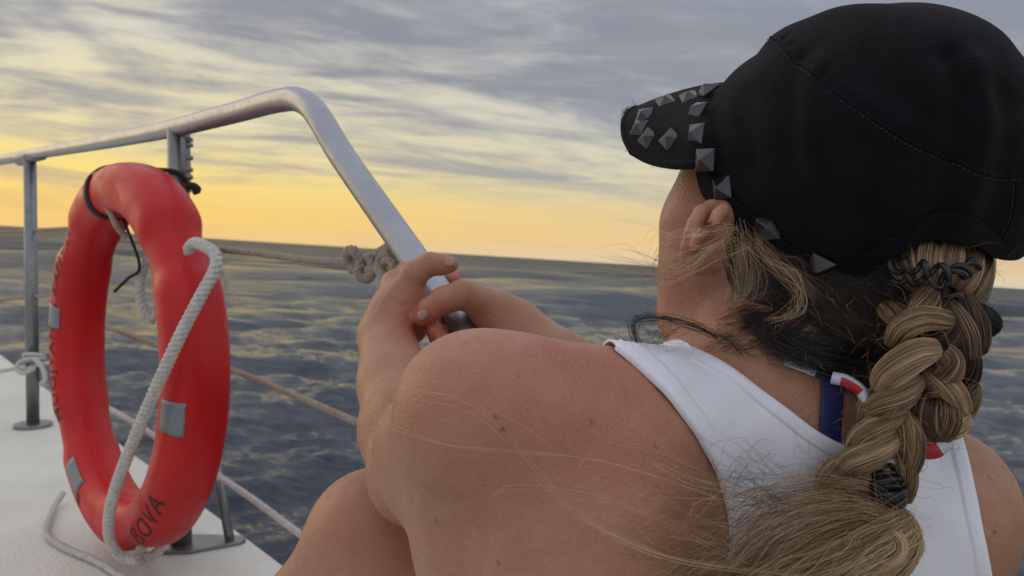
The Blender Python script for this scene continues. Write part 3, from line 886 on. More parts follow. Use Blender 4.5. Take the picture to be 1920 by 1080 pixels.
# ------------------------------------------------------------ cap
CC = np.array([.2445, .0902, -.595])
sil = [(1916, 330), (1908, 250), (1866, 155), (1800, 78), (1705, 26), (1600, 13), (1500, 22), (1440, 46), (1366, 108), (1308, 170), (1276, 240), (1262, 320), (1290, 430), (1380, 540), (1500, 610), (1620, 630), (1740, 610), (1840, 560), (1900, 480), (1916, 390)]
_sa = np.array([math.atan2(292 - y, x - 1632) for x, y in sil]); _sr = np.array([math.hypot(x - 1632, y - 292) for x, y in sil]) * .600 / FPX * .922
_o = np.argsort(_sa); _sa, _sr = _sa[_o], _sr[_o]
_sa3 = np.concatenate([_sa - 2 * math.pi, _sa, _sa + 2 * math.pi]); _sr3 = np.concatenate([_sr] * 3)
def _smooth_r():
    t = np.linspace(-math.pi, math.pi, 361)
    r = np.interp(t, _sa3, _sr3)
    k = np.exp(-np.linspace(-2, 2, 13) ** 2); k /= k.sum()
    rr = np.concatenate([r[-7:-1], r, r[1:7]]); r = np.convolve(rr, k, 'valid')
    return t, r
_st, _srr = _smooth_r()
RZ = .118
def cap_r(D):
    th = np.arctan2(D[..., 1], D[..., 0]); s2 = D[..., 0] ** 2 + D[..., 1] ** 2
    return np.interp(th, _st, _srr) * s2 + np.where(D[..., 2] > 0, RZ, .100) * (1 - s2)
CU = unit([.20, .93, .30]); CF = np.array([-.80, .14, -.58]); CF = unit(CF - CU * (CF @ CU)); CL = unit(np.cross(CU, CF))
def cdir(phi, al):
    return (np.cos(al)[..., None] * CU + np.sin(al)[..., None] * (np.cos(phi)[..., None] * CF + np.sin(phi)[..., None] * CL))
def sphere_bvh():
    ph, al = np.meshgrid(np.linspace(0, 2 * math.pi, 181), np.linspace(.001, math.pi - .001, 91), indexing='ij')
    D = cdir(ph, al); V = (CC + D * cap_r(D)[..., None]).reshape(-1, 3)
    F = [(i * 91 + j, i * 91 + j + 1, (i + 1) * 91 + j + 1, (i + 1) * 91 + j) for i in range(180) for j in range(90)]
    return BVHTree.FromPolygons([Vector(v) for v in V], F)
SB = sphere_bvh()
def capray(px, py):
    h, n, i, t = SB.ray_cast(Vector((0, 0, 0)), Vector(C(px, py, 1.0)).normalized())
    if h is None:
        h, n, i, t = SB.find_nearest(Vector(C(px, py, .60)))
    return np.array(h)
edge_px = [(1312, 285), (1306, 318), (1322, 362), (1350, 403), (1385, 436), (1424, 468), (1466, 500), (1510, 528), (1560, 540), (1612, 525), (1655, 495), (1700, 465), (1745, 448), (1792, 446), (1835, 458), (1860, 475), (1876, 488)]
E = []
for q in edge_px:
    d = unit(capray(*q) - CC)
    E.append((math.atan2(d @ CL, d @ CF), math.acos(np.clip(d @ CU, -1, 1))))
E = [(p if p > -.6 else p + 2 * math.pi, a) for p, a in E]
print('edge', [(round(math.degrees(p)), round(math.degrees(a))) for p, a in E])
near = sorted(E)
pmax, pmin = near[-1][0], near[0][0]
# far side mirrors the near side
back_c = math.radians(195)
far = [(2 * math.pi - p, a) for p, a in near if R(25) < p < 2 * math.pi - pmax - R(12)]
allE = sorted(near + [(p, a) for p, a in far if p > pmax + R(10)] )
ep = np.array([p for p, a in allE]); ea = np.array([a for p, a in allE])
ep3 = np.concatenate([ep - 2 * math.pi, ep, ep + 2 * math.pi]); ea3 = np.concatenate([ea] * 3)
_ph = np.linspace(0, 2 * math.pi, 721); _ea = np.interp(_ph, ep3, ea3)
_k = np.exp(-np.linspace(-2, 2, 17) ** 2); _k /= _k.sum()
_ea = np.convolve(np.concatenate([_ea[-9:-1], _ea, _ea[1:9]]), _k, 'valid')
def amax(phi): return np.interp(np.mod(phi, 2 * math.pi), _ph, _ea)

FOLDS = [([(1786, 105), (1806, 200), (1800, 300), (1768, 400), (1735, 450)], -.0034, .0085), ([(1822, 120), (1838, 210), (1826, 300), (1800, 400)], .0026, .010),
         ([(1500, 110), (1482, 190), (1490, 300), (1530, 420)], -.0016, .008), ([(1525, 120), (1515, 220), (1512, 330)], .0014, .008),
         ([(1565, 170), (1620, 200), (1690, 230)], .0010, .008), ([(1420, 90), (1398, 180), (1410, 300)], -.0014, .008), ([(1880, 180), (1890, 300), (1860, 420)], -.0016, .009),
         ([(1640, 330), (1650, 430), (1640, 500)], -.0014, .010), ([(1700, 330), (1690, 420)], .0014, .010),
         ([(1470, 70), (1540, 140), (1610, 195), (1690, 250), (1760, 285), (1830, 312), (1916, 325)], -.0012, .0035)]
FP = [(spline([capray(*q) for q in pl], 24), A, w_) for pl, A, w_ in FOLDS]
def cap_pt(phi, al, off=0.0, folds=True):
    D = cdir(phi, al); V = CC + D * (cap_r(D) + off)[..., None]
    if folds:
        disp = np.zeros(V.shape[:-1])
        for P_, A, w_ in FP:
            d2 = ((V[..., None, :] - P_) ** 2).sum(-1).min(-1)
            disp += 1.7 * A * np.exp(-d2 / (w_ * w_))
        # low, broad slackness of the cloth
        disp += .0011 * np.sin(V[..., 0] * 90 + 2 * np.sin(V[..., 1] * 70)) * np.sin(V[..., 1] * 60 + V[..., 2] * 80)
        V = V + D * disp[..., None]
    return V
def cap_cloth():
    m, nb, p = mat('cap_twill')
    co = coord(nb)
    n = nb.noise(co, 22, 5, .6)
    nf = nb.noise(co, 700, 3, .7)
    c = nb.mix(nb.sm(n, .3, .7), (.0042, .0042, .0060, 1), (.0080, .0080, .0108, 1))
    c = nb.mix(nb.sm(nf, .62, .8, 0, .35), c, (.028, .028, .034, 1))
    nb.put(p.inputs['Base Color'], c)
    p.inputs['Roughness'].default_value = .88
    p.inputs['Specular IOR Level'].default_value = .10
    p.inputs['Sheen Weight'].default_value = .035; p.inputs['Sheen Roughness'].default_value = .5
    wv = nb.n('ShaderNodeTexWave', wave_type='BANDS', bands_direction='Z'); nb.put(wv.inputs['Vector'], co)
    wv.inputs['Scale'].default_value = 260; wv.inputs['Distortion'].default_value = 5; wv.inputs['Detail'].default_value = 3; wv.inputs['Detail Scale'].default_value = 2.5
    bump(nb, p, nb.m('ADD', wv.outputs['Fac'], nf), .00045, .8)
    return m
CAPM = cap_cloth()
def build_cap():
    NPH, NA = 300, 110
    ph = np.linspace(0, 2 * math.pi, NPH, endpoint=False)
    G = np.zeros((NPH, NA + 4, 3))
    s = np.linspace(.004, 1, NA)
    P2, S2 = np.meshgrid(ph, s, indexing='ij')
    G[:, :NA] = cap_pt(P2, S2 * amax(P2))
    # turned-in hem
    am = amax(ph)
    for i, (da, off) in enumerate(((.006, -.0012), (.004, -.0035), (-.03, -.0042), (-.10, -.0040))):
        G[:, NA + i] = cap_pt(ph, am + da, off, False)
    mb = MB().grid(G, True, False)
    ctr = cap_pt(np.array([0.]), np.array([0.]))[0]
    cap = mb.mk('cap', CAPM, person)
    CB = BVHTree.FromPolygons([Vector(v) for v in G.reshape(-1, 3)], mb.f)
    def cr(px, py, off=0.0):
        d = Vector(C(px, py, 1.0)).normalized()
        h, n, i, t = CB.ray_cast(Vector((0, 0, 0)), d)
        if h is None: h, n, i, t = CB.find_nearest(Vector(C(px, py, .60)))
        n = np.array(n); h = np.array(h)
        if n @ (h - CC) < 0: n = -n
        return h + n * off, n
    # hem stitching ridge
    # band
    wb = .215
    phb = np.linspace(R(-60), R(150), 200)
    us = np.linspace(0, 1, 14)
    GB = np.zeros((len(phb), len(us) + 2, 3))
    for i, p_ in enumerate(phb):
        tap = 1.0 if p_ < R(110) else max(.35, 1 - (p_ - R(110)) / R(60))
        for j, u in enumerate(us):
            prof = .0020 * min(1, 8 * min(u, 1 - u) + .25)
            GB[i, j + 1] = cap_pt(np.array([p_]), np.array([amax(p_) + .012 - (wb * tap) * u]), .0012 + prof, True)[0]
        GB[i, 0] = cap_pt(np.array([p_]), np.array([amax(p_) + .010]), -.002, True)[0]
        GB[i, -1] = cap_pt(np.array([p_]), np.array([amax(p_) + .010 - wb * tap]), -.0015, True)[0]
    MB().grid(GB).mk('cap_band', CAPM, cap)
    BB = BVHTree.FromPolygons([Vector(v) for v in GB.reshape(-1, 3)], MB().grid(GB).f)
    mbp = MB(); mbp.tube(spline(GB[:, -2], 200), .0009, 8); mbp.mk('band_seam', CAPM, cap)
    # seams: raised lines of stitching over a crease
    th_m = simple('thread', (.03, .03, .036), (.05, .05, .058), .7, 300)
    def seam(pl, r=.0007, part='seam'):
        P = spline([cr(*q)[0] for q in pl], 90)
        Q = []
        for p_ in P:
            h, n, i, t = CB.find_nearest(Vector(p_)); n = np.array(n); n = n if n @ (np.array(h) - CC) > 0 else -n
            Q.append(np.array(h) + n * .0003)
        Q = spline(Q, 90)
        MB().tube(Q, r, 8).mk(part, CAPM, cap)
        # stitches
        mb = MB()
        L = np.concatenate([[0], np.cumsum(np.linalg.norm(np.diff(Q, axis=0), axis=1))])
        side = .0022
        for t in np.arange(0, L[-1], .0030):
            a = np.array([np.interp(t, L, Q[:, k]) for k in range(3)]); b_ = np.array([np.interp(min(t + .0018, L[-1]), L, Q[:, k]) for k in range(3)])
            n = unit(a - CC); sdir = unit(np.cross(b_ - a + 1e-9, n))
            mb.tube(np.array([a, (a + b_) / 2 + n * .0002, b_]) + sdir * side + n * .0002, .00022, 4)
        mb.mk('stitching', th_m, cap, kind='stuff')
    seam([(1436, 62), (1480, 100), (1540, 150), (1610, 204), (1690, 256), (1760, 290), (1800, 303)])
    seam([(1800, 303), (1838, 322), (1880, 331), (1916, 328)])
    seam([(1905, 335), (1900, 400), (1868, 470)])
    seam([(1462, 34), (1444, 50), (1432, 66)], .0016)
    # studs: one pyramid, copied
    sm_, nb, p = mat('gunmetal')
    co = coord(nb)
    nb.put(p.inputs['Base Color'], nb.mix(nb.noise(co, 220, 5, .7), (.055, .055, .06, 1), (.115, .115, .12, 1)))
    p.inputs['Metallic'].default_value = .9
    nb.put(p.inputs['Roughness'], nb.sm(nb.noise(co, 500, 4, .7), .3, .75, .28, .45))
    bump(nb, p, nb.noise(co, 900, 3, .7), .0002, .6)
    hs = .0070
    sv = np.array([(-hs, -hs, -.0012), (hs, -hs, -.0012), (hs, hs, -.0012), (-hs, hs, -.0012), (-hs, -hs, .0006), (hs, -hs, .0006), (hs, hs, .0006), (-hs, hs, .0006), (0, 0, .0062)])
    sf = [(0, 1, 5, 4), (1, 2, 6, 5), (2, 3, 7, 6), (3, 0, 4, 7), (4, 5, 8), (5, 6, 8), (6, 7, 8), (7, 4, 8), (3, 2, 1, 0)]
    me = bpy.data.meshes.new('stud'); me.from_pydata(sv.tolist(), [], sf); me.materials.append(sm_)
    first = bpy.data.objects.new('stud', me); bevel(first, .00045, 2)
    cnt = [0]
    def stud(h, n, xdir, tilt=0.0, sc_=1.0):
        o = first if cnt[0] == 0 else first.copy(); cnt[0] += 1
        col.objects.link(o); o.parent = cap
        n = unit(n); x = unit(xdir - n * (xdir @ n)); y = np.cross(n, x)
        c, s = math.cos(tilt), math.sin(tilt); x, y = x * c + y * s, -x * s + y * c
        M = np.eye(4); Rw = MW[:3, :3]
        M[:3, 0] = Rw @ x * sc_; M[:3, 1] = Rw @ y * sc_; M[:3, 2] = Rw @ n * sc_; M[:3, 3] = toworld(h) - ORG[person.name]
        o.matrix_local = Matrix(M.tolist())
    X_ = np.array([1., 0, 0])
    def band_ray(px, py):
        d = Vector(C(px, py, 1.0)).normalized()
        h, n, i, t = BB.ray_cast(Vector((0, 0, 0)), d)
        if h is None: return cr(px, py, .002)
        n = np.array(n); h = np.array(h)
        if n @ (h - CC) < 0: n = -n
        return h, n
    for px, py, t in ((1354, 353, 8), (1438, 428, 3), (1537, 500, -8)):
        h, n = band_ray(px, py)
        # smoother normal: straight out from the cap's middle
        n = unit(n * .5 + unit(h - CC) * .5)
        stud(h - n * .0002, n, X_, R(t), 1.05)
    # brim: a curved plate
    ctl = [[(1350, 306, .560), (1312, 308, .552), (1265, 309, .570), (1220, 301, .600), (1186, 284, .625)],
           [(1350, 258, .565), (1308, 258, .560), (1262, 250, .585), (1214, 246, .615), (1173, 256, .640)],
           [(1360, 210, .600), (1316, 208, .590), (1266, 205, .615), (1216, 210, .635), (1172, 226, .655)],
           [(1385, 165, .650), (1335, 164, .645), (1290, 171, .665), (1238, 186, .675), (1188, 206, .675)],
           [(1400, 160, .70), (1350, 162, .70), (1300, 172, .710), (1250, 190, .705), (1205, 206, .695)]]
    CT = np.array([[C(*q) for q in row] for row in ctl])
    A1 = np.stack([spline(CT[:, j], 36) for j in range(5)], 1)
    GT = np.stack([spline(A1[i], 34) for i in range(36)], 0)
    # normals
    du = np.gradient(GT, axis=0); dv = np.gradient(GT, axis=1)
    Nn = np.cross(du, dv); Nn /= np.linalg.norm(Nn, axis=-1)[..., None]
    if (Nn[..., 1].mean()) < 0: Nn = -Nn
    thick = .0036
    top = GT + Nn * thick * .5; bot = GT - Nn * thick * .5
    # round outer rim
    loopT = top; rows = []
    G2 = np.concatenate([top, bot[:, ::-1]], 1)
    mb = MB().grid(G2, False, True)
    ie = GT.shape[0]
    brim = mb.mk('brim', CAPM, cap)
    for row in (GT[0], GT[-1]): pass
    edge = np.concatenate([GT[0][2:], GT[1:-1, -1], GT[-1][::-1][:-2]])
    MB().tube(spline(edge, 120), .0030, 12).mk('brim_piping', CAPM, cap)
    # frayed threads on the piping
    rng = np.random.RandomState(3); mb = MB()
    ed = spline(edge, 200)
    for i in range(150):
        j = rng.randint(20, 199) if rng.rand() < .5 else rng.randint(96, 150)
        a = ed[j]; dvec = unit(np.array([rng.normal(-.3, .6), rng.normal(.1, .8), rng.normal(0, .5)]))
        ln = rng.uniform(.002, .006)
        mb.tube(spline([a, a + dvec * ln * .5, a + dvec * ln + rng.normal(0, .0012, 3)], 5), .00016, 3, cap=False)
    c0 = C(1180, 214, .67)
    for i in range(60):
        dvec = unit(np.array([rng.normal(-.5, .5), rng.normal(.6, .6), rng.normal(0, .5)])); ln = rng.uniform(.002, .006)
        mb.tube(spline([c0 + rng.normal(0, .0015, 3), c0 + dvec * ln * .5 + rng.normal(0, .001, 3), c0 + dvec * ln + rng.normal(0, .0014, 3)], 5), .0002, 3, cap=False)
    mb.mk('frayed_threads', th_m, cap, kind='stuff')
    BR = BVHTree.FromPolygons([Vector(v) for v in top.reshape(-1, 3)], MB().grid(top).f)
    def brimstud(px, py, t):
        h, n, i, tt = BR.ray_cast(Vector((0, 0, 0)), Vector(C(px, py, 1.0)).normalized())
        if h is None: h, n, i, tt = BR.find_nearest(Vector(C(px, py, .64)))
        n = np.array(n); n = n if n[1] > 0 else -n
        n = unit(n + np.array([0, .0, .55]) * .8)
        stud(np.array(h) + n * .0006, n, X_, R(t), .86)
    for q in ((1256, 262, 30), (1215, 260, 38), (1200, 240, 60), (1209, 217, 70), (1248, 192, 10), (1292, 184, 5)): brimstud(*q)
    # band studs round the front above the brim
    for px, py, d, n, t in ((1327, 170, .615, (-.55, .75, .25), 10), (1307, 209, .585, (-.80, .45, .35), 15), (1305, 252, .560, (-.85, .15, .50), 20), (1322, 300, .543, (-.75, -.05, .65), 14)):
        stud(C(px, py, d), np.array(n), np.array([0, -.3, 1.]), R(t), .98)
    return cap, cr
CAP, CAPRAY = build_cap()

# ------------------------------------------------------------ tank top
def cotton(name, c1, c2):
    m, nb, p = mat(name)
    co = coord(nb)
    nb.put(p.inputs['Base Color'], nb.mix(nb.sm(nb.noise(co, 14, 5, .6), .3, .7), (*c1, 1), (*c2, 1)))
    p.inputs['Roughness'].default_value = .85
    p.inputs['Specular IOR Level'].default_value = .2
    p.inputs['Sheen Weight'].default_value = .15
    wv = nb.n('ShaderNodeTexWave', wave_type='BANDS', bands_direction='X'); nb.put(wv.inputs['Vector'], co)
    wv.inputs['Scale'].default_value = 420; wv.inputs['Distortion'].default_value = 2.5; wv.inputs['Detail'].default_value = 2
    bump(nb, p, nb.m('ADD', nb.m('MULTIPLY', wv.outputs['Fac'], .6), nb.noise(co, 900, 3, .7)), .0004, .7)
    p.inputs['Subsurface Weight'].default_value = .08
    p.inputs['Subsurface Radius'].default_value = (.004, .004, .004)
    return m
def build_tank():
    W = cotton('white_jersey', (.80, .81, .88), (.86, .87, .92))
    armL = spline([(1152, 657), (1195, 690), (1235, 731), (1276, 778), (1311, 829), (1339, 883), (1358, 940), (1368, 1000), (1364, 1060), (1350, 1130), (1330, 1230), (1310, 1400)], 200)
    neck = spline([(1300, 662), (1345, 684), (1400, 717), (1465, 762), (1525, 806), (1580, 836), (1640, 862), (1700, 858), (1745, 832), (1778, 806)], 200)
    armR = spline([(1793, 812), (1806, 862), (1822, 930), (1838, 1010), (1852, 1090), (1870, 1200), (1890, 1400)], 200)
    OFF = .0034
    def wrinkle(p):
        return .0007 * math.sin(p[0] * 150 + 3 * math.sin(p[1] * 40)) * math.sin(p[1] * 55 + 1.3) + .0012 * math.exp(-((p[0] - .245) / .02) ** 2 - ((p[1] + .21) / .03) ** 2)
    def hit(px, py, off=OFF):
        h, n = ray(px, py)
        return h + n * (off + wrinkle(h))
    def curve(c, s):
        s = s * (len(c) - 1); i = min(int(s), len(c) - 2); f = s - i; return c[i] * (1 - f) + c[i + 1] * f
    n_mid = 6 / 9.0
    NR, NCn = 110, 70
    cen = np.array([(1640, 862), (1640, 1400)])
    def bound(v, side):
        # v 0..1 along strap+body; inner boundary goes neckline then centre line
        vb = .42
        if side < 0:
            inn = curve(neck, (v / vb) * n_mid) if v < vb else cen[0] + (cen[1] - cen[0]) * (v - vb) / (1 - vb)
            out = curve(armL, v ** 1.0)
        else:
            inn = curve(neck, 1 - (v / vb) * (1 - n_mid)) if v < vb else cen[0] + (cen[1] - cen[0]) * (v - vb) / (1 - vb)
            out = curve(armR, v)
        return out, inn
    mb = MB(); bands = MB()
    for side in (-1, 1):
        rows = []
        for i in range(NR):
            v = i / (NR - 1); out, inn = bound(v, side)
            rows.append([hit(*(out + (inn - out) * (j / (NCn - 1)))) for j in range(NCn)])
        # over the shoulder to the front
        ext = []
        cur = rows[0]
        dirv = unit(np.array([-.12 if side < 0 else -.1, .10, -1.]))
        for k in range(16):
            new = []
            for p in cur:
                q = p + dirv * .009 + np.array([0, -.0008 * k, 0])
                h, n = onbody(q, OFF); new.append(h)
            # keep the strap's width
            cur = new; ext.insert(0, new)
        G = np.array(ext + rows)
        if side > 0: G = G[:, ::-1]
        mb.grid(G)
    o = mb.mk('tank_top', W, person)
    import bmesh
    bm = bmesh.new(); bm.from_mesh(o.data); bmesh.ops.remove_doubles(bm, verts=bm.verts[:], dist=.0002); bm.to_mesh(o.data); bm.free()
    solidify(o, .0016, 0)
    # folded binding strips along the edges
    def binding(c, side, w0, a=0, b_=1.0, n=180):
        # c pixel curve; side: +1 strip lies to the right of the curve's direction
        P = np.array([curve(c, a + (b_ - a) * i / (n - 1)) for i in range(n)])
        T = np.gradient(P, axis=0); T /= np.linalg.norm(T, axis=1)[:, None]
        N = np.stack([-T[:, 1], T[:, 0]], 1) * side
        rows = []
        for i in range(n):
            r = []
            for u, h_ in ((-.06, -.0025), (-.08, .0004), (0, .0018), (.3, .0022), (.7, .0020), (.93, .0014), (1.0, .0002)):
                q = P[i] + N[i] * w0 * u; r.append(hit(q[0], q[1], OFF + h_))
            rows.append(r)
        MB().grid(np.array(rows)).mk('binding', W, o)
        st = MB()
        for off_u in (.80,):
            for i in range(0, n - 1):
                q0 = P[i] + N[i] * w0 * off_u; q1 = P[i] * .45 + P[i + 1] * .55 + N[i] * w0 * off_u
                st.tube(np.array([hit(*q0, OFF + .0019), hit(*q1, OFF + .0019)]), .00022, 4)
        st.mk('stitching', W, o, kind='stuff')
    binding(armL, -1, 30, 0, .93)
    binding(neck, 1, 26, 0, n_mid)
    binding(neck, 1, 26, n_mid, 1)
    binding(armR, 1, 27, 0, .9)
    return o
TANK = build_tank()

# ------------------------------------------------------------ swimsuit straps at the neck
def build_straps():
    m, nb, p = mat('striped_strap')
    at = nb.n('ShaderNodeAttribute', attribute_name='shade')
    c = nb.ramp(at.outputs['Fac'], [(0, (.012, .016, .10)), (.16, (.55, .56, .66)), (.34, (.42, .008, .020)), (.50, (.55, .56, .66)), (.68, (.010, .012, .03)), (.84, (.42, .008, .020))], 'CONSTANT')
    nb.put(p.inputs['Base Color'], c); p.inputs['Roughness'].default_value = .6
    bump(nb, p, nb.noise(coord(nb), 700, 3, .6), .0003, .6)
    def ribbon(pl, wpx, lift, name, codes, n=60):
        P = spline(pl, n); T = np.gradient(P[:, :2], axis=0); T /= np.linalg.norm(T, axis=1)[:, None]; N = np.stack([-T[:, 1], T[:, 0]], 1)
        G = []; A = []
        for i in range(n):
            r = []
            for j, u in enumerate(np.linspace(-.5, .5, 9)):
                q = P[i, :2] + N[i] * wpx * u
                if P.shape[1] > 2: r.append(C(q[0], q[1], P[i, 2] - .004 * math.cos(u * math.pi)))
                else:
                    h, nn = ray(*q); r.append(h + nn * (lift + .0008 * math.cos(u * math.pi)))
                A.append(codes(i / (n - 1), u))
            G.append(r)
        mb = MB().grid(np.array(G)); mb.a = [np.array(A)]
        o = mb.mk(name, m, person, colattr=True); solidify(o, .0012, 0); return o
    ribbon([(1556, 690), (1556, 740), (1554, 790), (1552, 850)], 40, .0022, 'swimsuit_strap', lambda s, u: .05 if abs(u) < .36 else .08)
    ribbon([(1470, 678), (1495, 686), (1530, 700), (1575, 718), (1610, 735), (1650, 765)], 19, .0028, 'neck_strap',
           lambda s, u: (.2 if s < .38 else (.05 if s < .75 else .2)))
    ribbon([(1560, 708, .512), (1590, 716, .503), (1620, 742, .500), (1625, 790, .503), (1612, 830, .508)], 20, .003, 'neck_strap',
           lambda s, u: (.2 if s < .15 else (.4 if s < .45 else .2)) if u > -.15 else .2)
    ribbon([(1700, 806, .520), (1722, 836, .512), (1752, 842, .510), (1778, 820, .516)], 34, .003, 'strap_bow', lambda s, u: (.7 if u < -.25 else (.4 if .45 < s < .75 else .2)))
build_straps()
# ------------------------------------------------------------ hair
RNG = np.random.RandomState(11)
def hair_mat():
    m, nb, p = mat('hair_fibre')
    at = nb.n('ShaderNodeAttribute', attribute_name='shade')
    f = nb.m('ADD', at.outputs['Fac'], nb.m('MULTIPLY', nb.m('SUBTRACT', nb.noise(coord(nb), 60, 3, .6), .5), .22))
    c = nb.ramp(f, [(0, (.0055, .0042, .0038)), (.22, (.022, .014, .010)), (.45, (.105, .060, .030)), (.65, (.26, .158, .076)), (.82, (.48, .325, .168)), (1.0, (.72, .55, .34))])
    nb.put(p.inputs['Base Color'], c)
    p.inputs['Roughness'].default_value = .34
    p.inputs['Specular IOR Level'].default_value = .55
    return m
HAIRM = hair_mat()
def strands(paths, rad, shade):
    """paths (N,K,3); thin three-sided tubes"""
    P = np.asarray(paths, float); N, K = P.shape[:2]
    T = np.gradient(P, axis=1); T /= np.linalg.norm(T, axis=-1)[..., None] + 1e-12
    rad = np.broadcast_to(np.asarray(rad).reshape(-1, 1), (N, 1))
    taper = np.ones(K); taper[-3:] = [.8, .55, .25]
    V0 = unit(np.array([.3, .2, 1.0]))
    A = np.cross(T, V0); A /= np.linalg.norm(A, axis=-1)[..., None] + 1e-9; Bn = np.cross(T, A)
    vs = []
    for q in range(3):
        th = q * 2 * math.pi / 3
        vs.append(P + (rad * taper)[..., None] * (math.cos(th) * A + math.sin(th) * Bn))
    V = np.stack(vs, 2).reshape(-1, 3)                      # N,K,3
    base = (np.arange(N)[:, None] * K + np.arange(K - 1)[None]) * 3
    F = []
    for q in range(3):
        q2 = (q + 1) % 3
        F.append(np.stack([base + q, base + q2, base + 3 + q2, base + 3 + q], -1).reshape(-1, 4))
    F = np.concatenate(F)
    sh = np.asarray(shade, float)
    if sh.ndim == 1: sh = np.repeat(sh[:, None], K, 1)
    return V, F, np.repeat(sh[..., None], 3, -1).reshape(-1)
class HB:
    def __init__(s): s.v, s.f, s.a, s.n = [], [], [], 0
    def add(s, vfa):
        v, f, a = vfa; s.v.append(v); s.f.append(f + s.n); s.a.append(a); s.n += len(v)
    def mk(s, name, parent, **k):
        return mk(name, np.vstack(s.v), np.vstack(s.f), HAIRM, parent, attrs={'shade': np.concatenate(s.a)}, **k)
def spl_many(ctrl, K):
    """ctrl (N,M,3) -> (N,K,3)"""
    N, M = ctrl.shape[:2]
    return spline(ctrl.transpose(1, 0, 2).reshape(M, -1), K).reshape(K, N, 3).transpose(1, 0, 2)
def lobe(hb, path, rpx, n=300, K=26, shade=.75, sv=.17, twist=1.2, squash=.75, ends=(.35, .35), dark_end=.0, core=True, fuzz=22, fr_=.00014, rough=.0):
    """one plait of the braid: fibres wound over a swelling core"""
    P = spline([C(*q) for q in path], K)
    dm = np.mean([q[2] for q in path]); Rm = rpx * dm / FPX
    T, N_, B_ = frames(P)
    # keep the flat side to the viewer
    V0 = np.array([0, .1, 1.0]); B_ = V0 - T * (T @ V0)[:, None]; B_ /= np.linalg.norm(B_, axis=1)[:, None]; N_ = np.cross(B_, T)
    s = np.linspace(0, 1, K)
    prof = np.sin(np.clip(s * .9 + .05, 0, 1) * math.pi) ** .55
    e = ends[0] + (ends[1] - ends[0]) * s
    r = Rm * (e + (1 - e) * prof)
    if core:
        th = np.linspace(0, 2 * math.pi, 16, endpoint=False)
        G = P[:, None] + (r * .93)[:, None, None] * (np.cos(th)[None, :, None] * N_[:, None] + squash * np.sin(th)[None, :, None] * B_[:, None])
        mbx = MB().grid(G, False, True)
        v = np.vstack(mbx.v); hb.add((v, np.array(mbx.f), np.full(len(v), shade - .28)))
    ph0 = RNG.uniform(0, 2 * math.pi, n); rr = RNG.uniform(.93, 1.05, n); tw = twist * RNG.uniform(.85, 1.15, n) ; rf = RNG.uniform(0, rough, n) if rough else np.zeros(n)
    lock = np.sin(ph0 * 7 + 1.3) * .5 + np.sin(ph0 * 17) * .5
    rr = rr + .022 * lock; tw = tw + RNG.normal(0, .12, n)
    ph = ph0[:, None] + tw[:, None] * s[None]
    wob = 1 + (rf[:, None] * np.sin(s[None] * RNG.uniform(3, 9, (n, 1)) + RNG.uniform(0, 6, (n, 1))))
    Q = P[None] + (r[None] * rr[:, None] * wob)[..., None] * (np.cos(ph)[..., None] * N_[None] + squash * np.sin(ph)[..., None] * B_[None])
    sh = shade + sv * RNG.normal(0, 1, n) + .07 * lock
    # shade at the tucked ends, painted into the fibre colour
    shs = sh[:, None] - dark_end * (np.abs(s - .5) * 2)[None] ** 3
    hb.add(strands(Q, fr_ * RNG.uniform(.8, 1.3, n), np.clip(shs, 0, 1)))
    if fuzz:
        k = fuzz; i = RNG.randint(3, K - 4, k); ct = []
        for q in range(k):
            a = Q[RNG.randint(n), i[q]]; out = unit(a - P[i[q]] + 1e-6)
            l = RNG.uniform(.006, .022); d = unit(out + T[i[q]] * RNG.normal(0, 1.0) + RNG.normal(0, .4, 3))
            ct.append([a - d * .002, a + d * l * .35 + out * .001, a + d * l * .7 + RNG.normal(0, .0025, 3), a + d * l + RNG.normal(0, .004, 3) + np.array([-.002, -.001, 0])])
        hb.add(strands(spl_many(np.array(ct), 10), .00007, np.clip(shade + RNG.normal(0, .15, k), 0.1, 1)))

